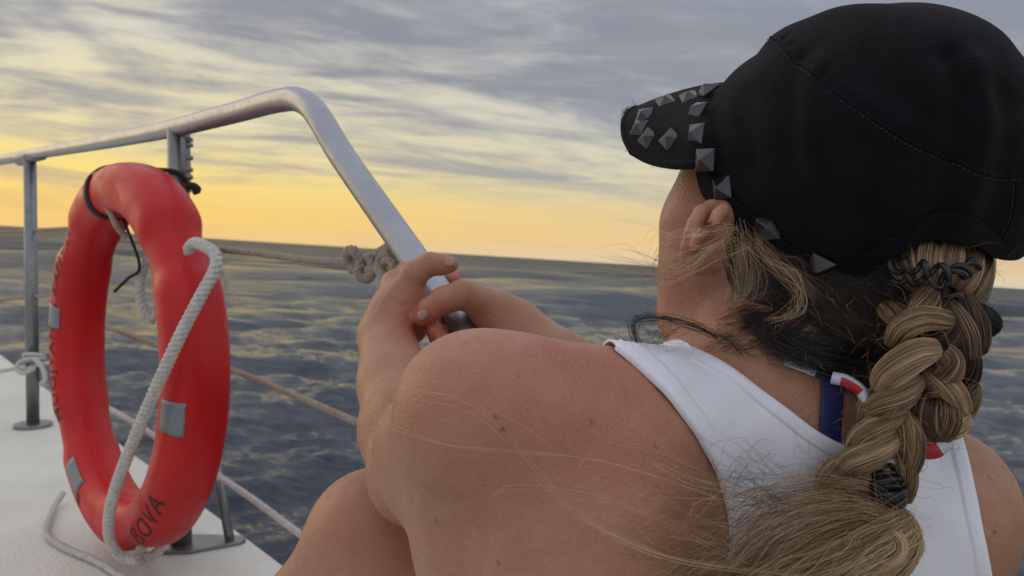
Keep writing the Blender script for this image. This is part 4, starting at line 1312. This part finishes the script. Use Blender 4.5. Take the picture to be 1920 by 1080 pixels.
def build_hair():
    # dark underlayer at the nape
    pr = []
    sv = PR[:]; PR.clear()
    ell(C(1530, 560, .575), I3, (.050, .046, .040), .03)
    ell(C(1650, 590, .560), I3, (.045, .055, .040), .03)
    ell(C(1600, 470, .575), I3, (.075, .045, .055), .03)
    ell(C(1450, 500, .590), I3, (.030, .040, .030), .03)
    ell(C(1745, 500, .575), I3, (.034, .045, .042), .03)
    ell(C(1745, 640, .545), I3, (.026, .055, .020), .02)
    ell(C(1610, 670, .550), I3, (.035, .030, .022), .02)
    v, q = isomesh(PR[:], .003, (.05, -.16, -.72), (.40, .12, -.46))
    PR.clear(); PR.extend(sv)
    base = mk('hair', v, q, HAIRM, person, attrs={'shade': np.full(len(v), .10)})
    HT = BVHTree.FromPolygons([Vector(x) for x in v], [tuple(int(i) for i in f) for f in q])
    def onhair(p, off):
        h, n, i, t = HT.find_nearest(Vector(p)); return np.array(h) + np.array(n) * off
    # fibres laid along the underlayer, swept from the hairline back towards the plait
    hb = HB(); ct = []; sh = []; rd = []
    starts = []
    for i in range(2100):
        u = RNG.rand()
        x0 = 1392 + 260 * u ** .9; y0 = 450 + 100 * min(1, u * 1.1) + RNG.normal(0, 14)
        a = C(x0, y0, .52)
        tgt = C(1700 + RNG.normal(0, 22), 640 + RNG.normal(0, 40), .50)
        m1 = a * .66 + tgt * .34 + np.array([0, -.012 * (1 - u) + RNG.normal(0, .003), 0]); m2 = a * .33 + tgt * .67 + np.array([0, -.012 + RNG.normal(0, .003), 0])
        off = RNG.uniform(.0, .0018)
        ct.append([onhair(a, off - .001), onhair(m1, off), onhair(m2, off), onhair(tgt, off)])
        sh.append(np.clip(.10 + .09 * RNG.normal() + (.16 if RNG.rand() < .10 else 0), 0, .5)); rd.append(.00013)
    hb.add(strands(spl_many(np.array(ct), 18), np.array(rd), np.array(sh)))
    ct = []; sh = []
    for i in range(800):                                        # side hair between ear and nape
        x0 = RNG.uniform(1375, 1470); y0 = RNG.uniform(430, 565)
        a = C(x0, y0, .52); tgt = C(1620 + RNG.normal(0, 30), 640 + RNG.normal(0, 25), .50)
        ct.append([onhair(a, .0012), onhair(a * .7 + tgt * .3 + np.array([0, -.006, 0]), RNG.uniform(.0008, .003)), onhair(a * .35 + tgt * .65, RNG.uniform(.0008, .003)), onhair(tgt, .0014)])
        sh.append(np.clip(.13 + .10 * RNG.normal() + (.25 if RNG.rand() < .12 else 0), 0, .6))
    hb.add(strands(spl_many(np.array(ct), 16), .00012, np.array(sh)))
    ct = []; sh = []
    for i in range(900):                                        # lower hairline sweeping up from the neck
        x0 = RNG.uniform(1380, 1640); y0 = 600 + (x0 - 1380) * .42 + RNG.normal(0, 14)
        a, n = ray(x0, y0); a = a + n * .0005
        tgt = C(1640 + RNG.normal(0, 40), 560 + RNG.normal(0, 40), .50)
        b1 = a * .7 + tgt * .3; b2 = a * .35 + tgt * .65
        ct.append([a, onhair(b1, RNG.uniform(0, .002)), onhair(b2, RNG.uniform(0, .002)), onhair(tgt, .001)])
        sh.append(np.clip(.12 + .08 * RNG.normal(), 0, .4))
    hb.add(strands(spl_many(np.array(ct), 14), .00011, np.array(sh)))
    hb.mk('swept_hair', base, kind='stuff')

    # down on the neck and the fine hairs round ear and jaw
    hb = HB(); ct = []; sh = []
    for i in range(900):
        x0 = RNG.uniform(1300, 1560); y0 = RNG.uniform(560, 668)
        if x0 < 1300 + (668 - y0) * .55: continue
        a, n = ray(x0, y0); l = RNG.uniform(20, 60)
        ang = R(RNG.normal(18, 16)); b1, n1 = ray(x0 + l * .5, y0 - l * .5 * math.sin(ang) + 3); c1, n2 = ray(x0 + l, y0 - l * math.sin(ang))
        ct.append([a + n * .0001, b1 + n1 * .0012, c1 + n2 * .0016]); sh.append(np.clip(.16 + .08 * RNG.normal(), 0, .5))
    hb.add(strands(spl_many(np.array(ct), 8), .00006, np.array(sh)))
    hb.mk('neck_down', base, kind='stuff')

    # blonde lock falling from under the cap behind the ear
    hb = HB(); ct = []; sh = []
    def lock(pts, n, spread0, spread1, shade, rad=.00008, jit=.0016, K=18, sv=.16):
        c = np.array([C(*q) for q in pts]); M = len(c); w_ = np.linspace(spread0, spread1, M)
        o = RNG.normal(0, 1, (n, 1, 3)) * w_[None, :, None] * np.array([1, .6, .7]) + RNG.normal(0, jit, (n, M, 3))
        hb.add(strands(spl_many(c[None] + o, K), rad, np.clip(shade + sv * RNG.normal(0, 1, n), 0.05, 1)))
    lock([(1376, 425, .530), (1384, 470, .520), (1392, 520, .518), (1388, 555, .520), (1366, 578, .522)], 30, .0030, .0030, .64)
    lock([(1362, 420, .530), (1352, 460, .522), (1362, 510, .520), (1378, 550, .520), (1372, 575, .522)], 14, .0020, .0020, .60)
    lock([(1392, 436, .528), (1405, 480, .518), (1412, 520, .516), (1398, 552, .518), (1375, 565, .520)], 18, .0026, .0040, .66)
    lock([(1400, 440, .527), (1430, 475, .512), (1465, 505, .506), (1500, 530, .502), (1520, 560, .500)], 40, .0030, .0040, .56)
    lock([(1420, 455, .525), (1450, 490, .510), (1488, 520, .503), (1502, 560, .500), (1490, 590, .502), (1440, 600, .508)], 22, .0018, .0020, .84)
    lock([(1395, 430, .528), (1360, 440, .522), (1300, 460, .520), (1250, 450, .53), (1225, 500, .54)], 6, .002, .004, .85, .00009)
    lock([(1372, 440, .526), (1330, 470, .518), (1290, 495, .52), (1240, 508, .53), (1195, 500, .54)], 26, .002, .005, .78, .00009, .0022)
    lock([(1385, 470, .522), (1320, 490, .515), (1260, 512, .52), (1200, 492, .535), (1140, 482, .55)], 20, .002, .0075, .66, .00008, .003)
    lock([(1385, 430, .526), (1330, 432, .52), (1270, 440, .52), (1240, 470, .53), (1218, 510, .535)], 7, .001, .002, .88, .00009)
    # dark curl over the jaw
    lock([(1345, 632, .535), (1305, 612, .525), (1255, 598, .525), (1212, 595, .53), (1190, 606, .53), (1192, 630, .53), (1204, 655, .53)], 22, .0018, .0016, .10, .00013, .0006, 24, .05)
    lock([(1330, 625, .53), (1280, 615, .52), (1240, 625, .52), (1225, 645, .525), (1240, 655, .53)], 14, .002, .005, .14, .00008, .003)
    lock([(1300, 610, .53), (1250, 640, .52), (1225, 610, .52), (1215, 570, .53), (1228, 530, .535)], 10, .003, .006, .16, .00007, .004)
    lock([(1345, 632, .532), (1362, 636, .528), (1395, 665, .52)], 20, .001, .002, .10, .00012)
    for y_, n_ in ((0, 150), (16, 150), (30, 120), (42, 80)):
        pts = [(1405 + y_, 590 + y_), (1470, 628 + y_ * .8), (1545, 655 + y_ * .8), (1640, 668 + y_)]
        q_ = []
        for x_, yy in pts:
            h_, n2_ = ray(x_, yy); q_.append((x_, yy, max(.495, -h_[2] - .010)))
        lock(q_, n_, .0030, .0045, .09, .00011, .0018, 16, .05)
    # stray curls over the dark hair
    for i in range(80):
        x = RNG.uniform(1420, 1680); y = RNG.uniform(530, 700); a = RNG.uniform(0, 6.28); l = RNG.uniform(20, 70); d = .50 - RNG.uniform(0, .01)
        k_ = RNG.normal(0, .9)
        pts = [(x, y, d + .01)]
        for s_ in range(4): a += k_ * .6; x += math.cos(a) * l / 4; y += math.sin(a) * l / 4; pts.append((x, y, d))
        lock(pts, 1, 0, 0, RNG.choice([.15, .2, .35, .6]), .00006, .0006, 14)
    hb.mk('loose_wisps', base, kind='stuff')

    # braids -------------------------------------------------
    hb = HB()
    # hair drawn down out of the cap's back opening
    for q, sh_, r_ in (([(1668, 455, .535), (1680, 490, .520), (1705, 520, .512), (1740, 545, .510)], .55, 20),
                       ([(1705, 440, .535), (1712, 475, .514), (1722, 505, .506), (1735, 530, .506)], .66, 24),
                       ([(1742, 435, .535), (1744, 470, .508), (1745, 500, .502), (1744, 528, .504)], .74, 25),
                       ([(1780, 435, .535), (1784, 470, .507), (1780, 505, .503), (1768, 530, .505)], .64, 25),
                       ([(1818, 445, .545), (1822, 480, .515), (1812, 520, .510), (1795, 548, .510)], .68, 24),
                       ([(1842, 462, .555), (1845, 495, .530), (1832, 530, .520), (1815, 560, .518)], .60, 18)):
        lobe(hb, q, r_, 260, shade=sh_, twist=.3, ends=(.8, .6), sv=.16, fuzz=10, dark_end=.1)
    hb.mk('drawn_back_hair', base)
    def braid(lobes, name='braid'):
        hb = HB()
        for q in lobes:
            lobe(hb, q[0], q[1], **(q[2] if len(q) > 2 else {}))
        return hb.mk(name, base)
    # front braid, hanging down the middle of the back
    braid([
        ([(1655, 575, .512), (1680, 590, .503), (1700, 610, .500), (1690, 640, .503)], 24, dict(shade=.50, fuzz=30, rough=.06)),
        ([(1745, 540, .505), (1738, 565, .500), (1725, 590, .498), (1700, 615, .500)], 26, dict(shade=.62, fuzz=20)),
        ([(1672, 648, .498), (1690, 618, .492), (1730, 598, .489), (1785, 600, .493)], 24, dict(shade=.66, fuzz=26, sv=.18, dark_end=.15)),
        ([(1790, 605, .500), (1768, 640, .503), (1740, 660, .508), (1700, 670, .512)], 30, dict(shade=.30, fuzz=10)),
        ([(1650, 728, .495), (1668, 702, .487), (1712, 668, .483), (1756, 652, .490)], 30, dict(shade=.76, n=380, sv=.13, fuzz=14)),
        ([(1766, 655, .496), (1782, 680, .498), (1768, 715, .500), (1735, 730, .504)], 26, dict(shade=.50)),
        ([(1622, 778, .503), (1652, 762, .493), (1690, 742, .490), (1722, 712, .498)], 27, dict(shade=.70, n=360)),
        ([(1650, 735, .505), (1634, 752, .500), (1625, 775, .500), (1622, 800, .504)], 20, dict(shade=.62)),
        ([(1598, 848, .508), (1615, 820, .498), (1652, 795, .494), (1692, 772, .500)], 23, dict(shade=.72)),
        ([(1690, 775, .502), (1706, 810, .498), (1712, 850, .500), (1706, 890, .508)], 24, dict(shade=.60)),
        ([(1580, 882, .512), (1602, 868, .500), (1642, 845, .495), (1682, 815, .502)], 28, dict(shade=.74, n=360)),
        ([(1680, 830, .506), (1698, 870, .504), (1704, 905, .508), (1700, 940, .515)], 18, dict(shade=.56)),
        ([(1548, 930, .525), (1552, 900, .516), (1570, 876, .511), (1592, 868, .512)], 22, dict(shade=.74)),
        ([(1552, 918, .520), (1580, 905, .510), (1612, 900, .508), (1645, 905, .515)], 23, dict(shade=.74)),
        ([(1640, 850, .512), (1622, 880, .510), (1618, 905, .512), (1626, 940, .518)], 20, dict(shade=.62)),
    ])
    # second braid, curling behind it to the right
    braid([
        ([(1790, 548, .512), (1812, 580, .508), (1832, 620, .510), (1838, 660, .518)], 26, dict(shade=.34, fuzz=26, rough=.06)),
        ([(1760, 560, .508), (1785, 590, .502), (1812, 630, .502), (1825, 680, .510)], 24, dict(shade=.46, fuzz=20)),
        ([(1800, 640, .508), (1812, 680, .510), (1805, 715, .514), (1790, 735, .52)], 28, dict(shade=.16, fuzz=18)),
        ([(1738, 700, .508), (1762, 712, .500), (1792, 738, .500), (1812, 772, .508)], 22, dict(shade=.74, n=340)),
        ([(1812, 700, .52), (1822, 735, .515), (1815, 765, .515), (1800, 790, .52)], 18, dict(shade=.45, fuzz=16)),
        ([(1740, 735, .512), (1738, 770, .506), (1745, 800, .508), (1770, 820, .516)], 28, dict(shade=.40, fuzz=18)),
        ([(1766, 745, .508), (1778, 775, .504), (1775, 805, .508), (1760, 826, .518)], 24, dict(shade=.50, fuzz=14)),
        ([(1812, 775, .514), (1805, 795, .510), (1790, 810, .512), (1770, 818, .518)], 15, dict(shade=.80)),
        ([(1700, 730, .515), (1712, 765, .518), (1718, 800, .52), (1712, 830, .525)], 22, dict(shade=.14, fuzz=18)),
    ])
    # tails below the ties, blown to the left over the shoulder
    hb = HB()
    def lk(pts, n, s0, s1, shade, rad=.00012, jit=.0016, K=26, sv=.13):
        c = np.array([C(*q) for q in pts]); M = len(c); w_ = np.linspace(s0, s1, M)
        if isinstance(s0, (list, tuple)): w_ = np.array(s0)
        o = RNG.normal(0, 1, (n, 1, 3)) * w_[None, :, None] * np.array([.8, 1, .5]) + RNG.normal(0, jit, (n, M, 3))
        hb.add(strands(spl_many(c[None] + o, K), rad, np.clip(shade + sv * RNG.normal(0, 1, n), 0.05, 1)))
    lobe(hb, [(1668, 950, .515), (1700, 985, .500), (1706, 1030, .490), (1672, 1075, .490), (1600, 1120, .50)], 20, 260, K=34, shade=.72, twist=.9, ends=(.5, 1.3), sv=.2, fuzz=30, rough=.14)
    lobe(hb, [(1620, 985, .505), (1665, 1000, .492), (1680, 1035, .484), (1630, 1070, .484), (1540, 1110, .49)], 20, 260, K=34, shade=.80, twist=.8, ends=(.5, 1.4), sv=.2, fuzz=30, rough=.16)
    lobe(hb, [(1590, 960, .512), (1630, 990, .500), (1600, 1020, .490), (1530, 1050, .488), (1440, 1100, .49)], 20, 240, K=34, shade=.62, twist=.8, ends=(.5, 1.5), sv=.2, fuzz=40, rough=.18)
    lobe(hb, [(1560, 945, .520), (1580, 990, .508), (1540, 1020, .498), (1470, 1050, .494), (1380, 1090, .492)], 18, 180, K=34, shade=.34, twist=.8, ends=(.5, 1.6), sv=.16, fuzz=40, rough=.2)
    for q in range(34):                          # separate locks fanning out of the tie
        dx, dy = RNG.normal(0, 26), RNG.normal(0, 16); b_ = RNG.rand()
        x1, y1 = 1490 + 165 * b_ ** .6, 1000 + 40 * b_
        lk([(1655 + dx * .3, 958 + dy * .2, .508), (x1 + 60 + dx * .4, y1 - 32 + dy * .5, .492), (x1 + dx * .3, y1 + 18 + dy, .484), (x1 - 60 + dx, y1 + 55 + dy, .480), (x1 - 200 + dx * 2, y1 + 110 + dy * 1.5, .478)],
           46, .0018, RNG.uniform(.004, .009), RNG.choice([.35, .55, .7, .8, .88]), .00011, .0007)
    lk([(1610, 925, .515), (1560, 935, .502), (1500, 955, .492), (1440, 980, .485), (1390, 1030, .48), (1360, 1100, .48)], 120, .004, .016, .62)
    lk([(1640, 960, .505), (1590, 935, .492), (1520, 935, .484), (1440, 950, .478), (1360, 965, .475)], 70, .003, .010, .58, .00009)
    lk([(1690, 980, .500), (1640, 955, .486), (1580, 945, .480), (1500, 955, .475), (1430, 985, .47), (1380, 1040, .47)], 80, .003, .012, .70, .0001)
    lk([(1600, 1000, .49), (1540, 1010, .478), (1480, 1040, .473), (1420, 1080, .47), (1380, 1130, .47)], 150, .006, .016, .68)
    lk([(1560, 1050, .485), (1480, 1060, .475), (1400, 1060, .470), (1300, 1050, .468), (1200, 1040, .466)], 46, .004, .012, .62, .00009)
    lk([(1590, 960, .495), (1500, 950, .480), (1400, 930, .474), (1300, 900, .470), (1230, 870, .468)], 26, .003, .007, .72, .00008)
    lk([(1500, 990, .480), (1400, 1000, .472), (1320, 990, .468), (1250, 960, .464)], 20, .004, .010, .60, .00008)
    lk([(1500, 1010, .480), (1420, 1020, .472), (1330, 1040, .466), (1260, 1075, .462)], 26, .004, .010, .58, .00008)
    lk([(1480, 960, .482), (1430, 920, .474), (1400, 900, .470), (1370, 930, .468), (1350, 960, .468)], 20, .004, .010, .30, .00008, .004)
    # the long single hairs lying across shoulder
    lobe(hb, [(1560, 1085, .475), (1400, 1070, .468), (1250, 1045, .463), (1140, 1000, .458), (1080, 955, .456)], 5, 22, K=40, shade=.9, twist=.3, ends=(1.8, .12), sv=.08, fuzz=0, core=False, fr_=.00008)
    def arc(pts, n=1, rad=.00008, shade=.86, sp=.0008): lk(pts, n, sp, sp * 2, shade, rad, .0005, 40, .06)
    arc([(1250, 1045, .462), (1120, 985, .456), (1060, 945, .452), (1000, 880, .450), (930, 800, .447), (860, 750, .447), (770, 732, .453)], 3)
    arc([(1400, 1060, .462), (1280, 1000, .455), (1150, 940, .450), (1060, 920, .449), (960, 915, .449), (905, 942, .452)], 2)
    arc([(1420, 960, .462), (1300, 920, .454), (1180, 880, .449), (1080, 860, .447), (960, 850, .446), (840, 840, .448), (740, 805, .453), (690, 775, .47)], 2)
    arc([(1540, 1080, .470), (1400, 1000, .460), (1250, 940, .452), (1100, 880, .448), (1000, 800, .447), (930, 760, .447)], 1)
    arc([(980, 845, .447), (1000, 790, .447), (1020, 740, .446), (1030, 710, .446)], 1, .00009)
    arc([(1005, 785, .447), (1030, 820, .447), (1038, 850, .447)], 1, .00008)
    arc([(1085, 880, .447), (1100, 860, .446), (1120, 838, .446)], 2, .00008)
    arc([(1300, 1100, .46), (1150, 1050, .455), (1050, 1000, .452), (1000, 960, .451), (975, 890, .449), (970, 840, .448)], 1, .00009, .74)
    arc([(1300, 1060, .46), (1180, 1060, .455), (1080, 1040, .452), (1000, 1010, .450)], 2, .00008, .7)
    arc([(1340, 1010, .462), (1220, 960, .453), (1120, 925, .449), (1080, 910, .448)], 3, .00008, .78)
    arc([(1430, 900, .47), (1360, 850, .462), (1290, 800, .457), (1235, 760, .455), (1230, 720, .456)], 2, .00008, .7)
    arc([(1440, 930, .47), (1350, 900, .460), (1250, 850, .453), (1150, 830, .45), (1100, 800, .449)], 2, .00008, .8)
    for i in range(70):                          # wind-blown fine hair over the armhole
        x = RNG.uniform(1260, 1420); y = RNG.uniform(900, 1070); l = RNG.uniform(40, 130); a = R(RNG.uniform(150, 215)); k_ = RNG.normal(0, .5); pts = [(x, y, .472)]
        for s_ in range(4): a += k_ * .3; x += math.cos(a) * l / 4; y -= math.sin(a) * l / 4; pts.append((x, y, .465))
        lk(pts, 1, .0, .0, RNG.choice([.5, .7, .8]), .00008, .0008, 14)
    for i in range(80):                         # dark and fair frizz over the white shirt
        x = RNG.uniform(1360, 1600); y = RNG.uniform(850, 960); l = RNG.uniform(20, 90); a = R(RNG.uniform(90, 220)); k_ = RNG.normal(0, 1.2); pts = [(x, y, .495)]
        for s_ in range(4): a += k_ * .5; x += math.cos(a) * l / 4; y -= math.sin(a) * l / 4; pts.append((x, y, .488))
        lk(pts, 1, .0, .0, RNG.choice([.15, .3, .6]), .00007, .0006, 14)
    hb.mk('ponytail', base)

    # coiled cord, scrunchie and elastic ties
    cordm = simple('black_elastic', (.006, .006, .007), (.012, .012, .013), .35, 120, bscale=500, bdist=.0002, spec=.5)
    mb = MB()
    t = np.linspace(0, 1, 260)
    def helix_cord(pl, rad_, turns, r_, ph=0.0):
        P = spline([C(*q) for q in pl], 260); T, N_, B_ = frames(P)
        a = t * turns * 2 * math.pi + ph
        return MB_add(P + rad_ * (np.cos(a)[:, None] * N_ + np.sin(a)[:, None] * B_), r_)
    def MB_add(P, r_): mb.tube(P, r_, 8)
    helix_cord([(1672, 500, .505), (1705, 498, .494), (1745, 506, .488), (1790, 512, .488), (1828, 498, .500)], .0036, 5, .0017)
    helix_cord([(1680, 520, .505), (1712, 520, .494), (1750, 530, .489), (1800, 512, .49), (1826, 500, .505)], .0032, 4, .0017, 2.0)
    mb.tube(spline([C(1778, 560, .497), C(1790, 552, .494), C(1800, 556, .494), C(1795, 562, .496)], 20), .0019, 8)
    mb.mk('coiled_hair_cord', cordm, base)
    def tie(pts, r_, n=10, wpx=14, name='hair_tie'):
        mb = MB(); P = spline([C(*q) for q in pts], 40); T, N_, B_ = frames(P)
        for i in range(n):
            f = (i + .5) / n; j = int(f * 39); c = P[j]; th = np.linspace(0, 2 * math.pi, 22, endpoint=False); R0 = r_ * (1 + .12 * RNG.normal())
            ax_t = unit(T[j] + RNG.normal(0, .22, 3)); a1 = unit(np.cross(ax_t, [0, .2, 1.])); a2 = np.cross(ax_t, a1)
            mb.tube(c + R0 * (np.cos(th)[:, None] * a1 + .8 * np.sin(th)[:, None] * a2), .0019, 7, closed=True)
        mb.mk(name, cordm, base)
    tie([(1650, 890, .512), (1662, 920, .508), (1672, 955, .506)], .0095, 13)
    tie([(1560, 935, .520), (1580, 930, .512), (1598, 938, .510)], .0075, 6)
    hb = HB()
    lobe(hb, [(1818, 572, .530), (1842, 588, .525), (1862, 606, .525), (1852, 628, .53)], 17, 120, shade=.05, sv=.03, fuzz=30, rough=.1)
    hb.mk('scrunchie', base)
    return base
build_hair()
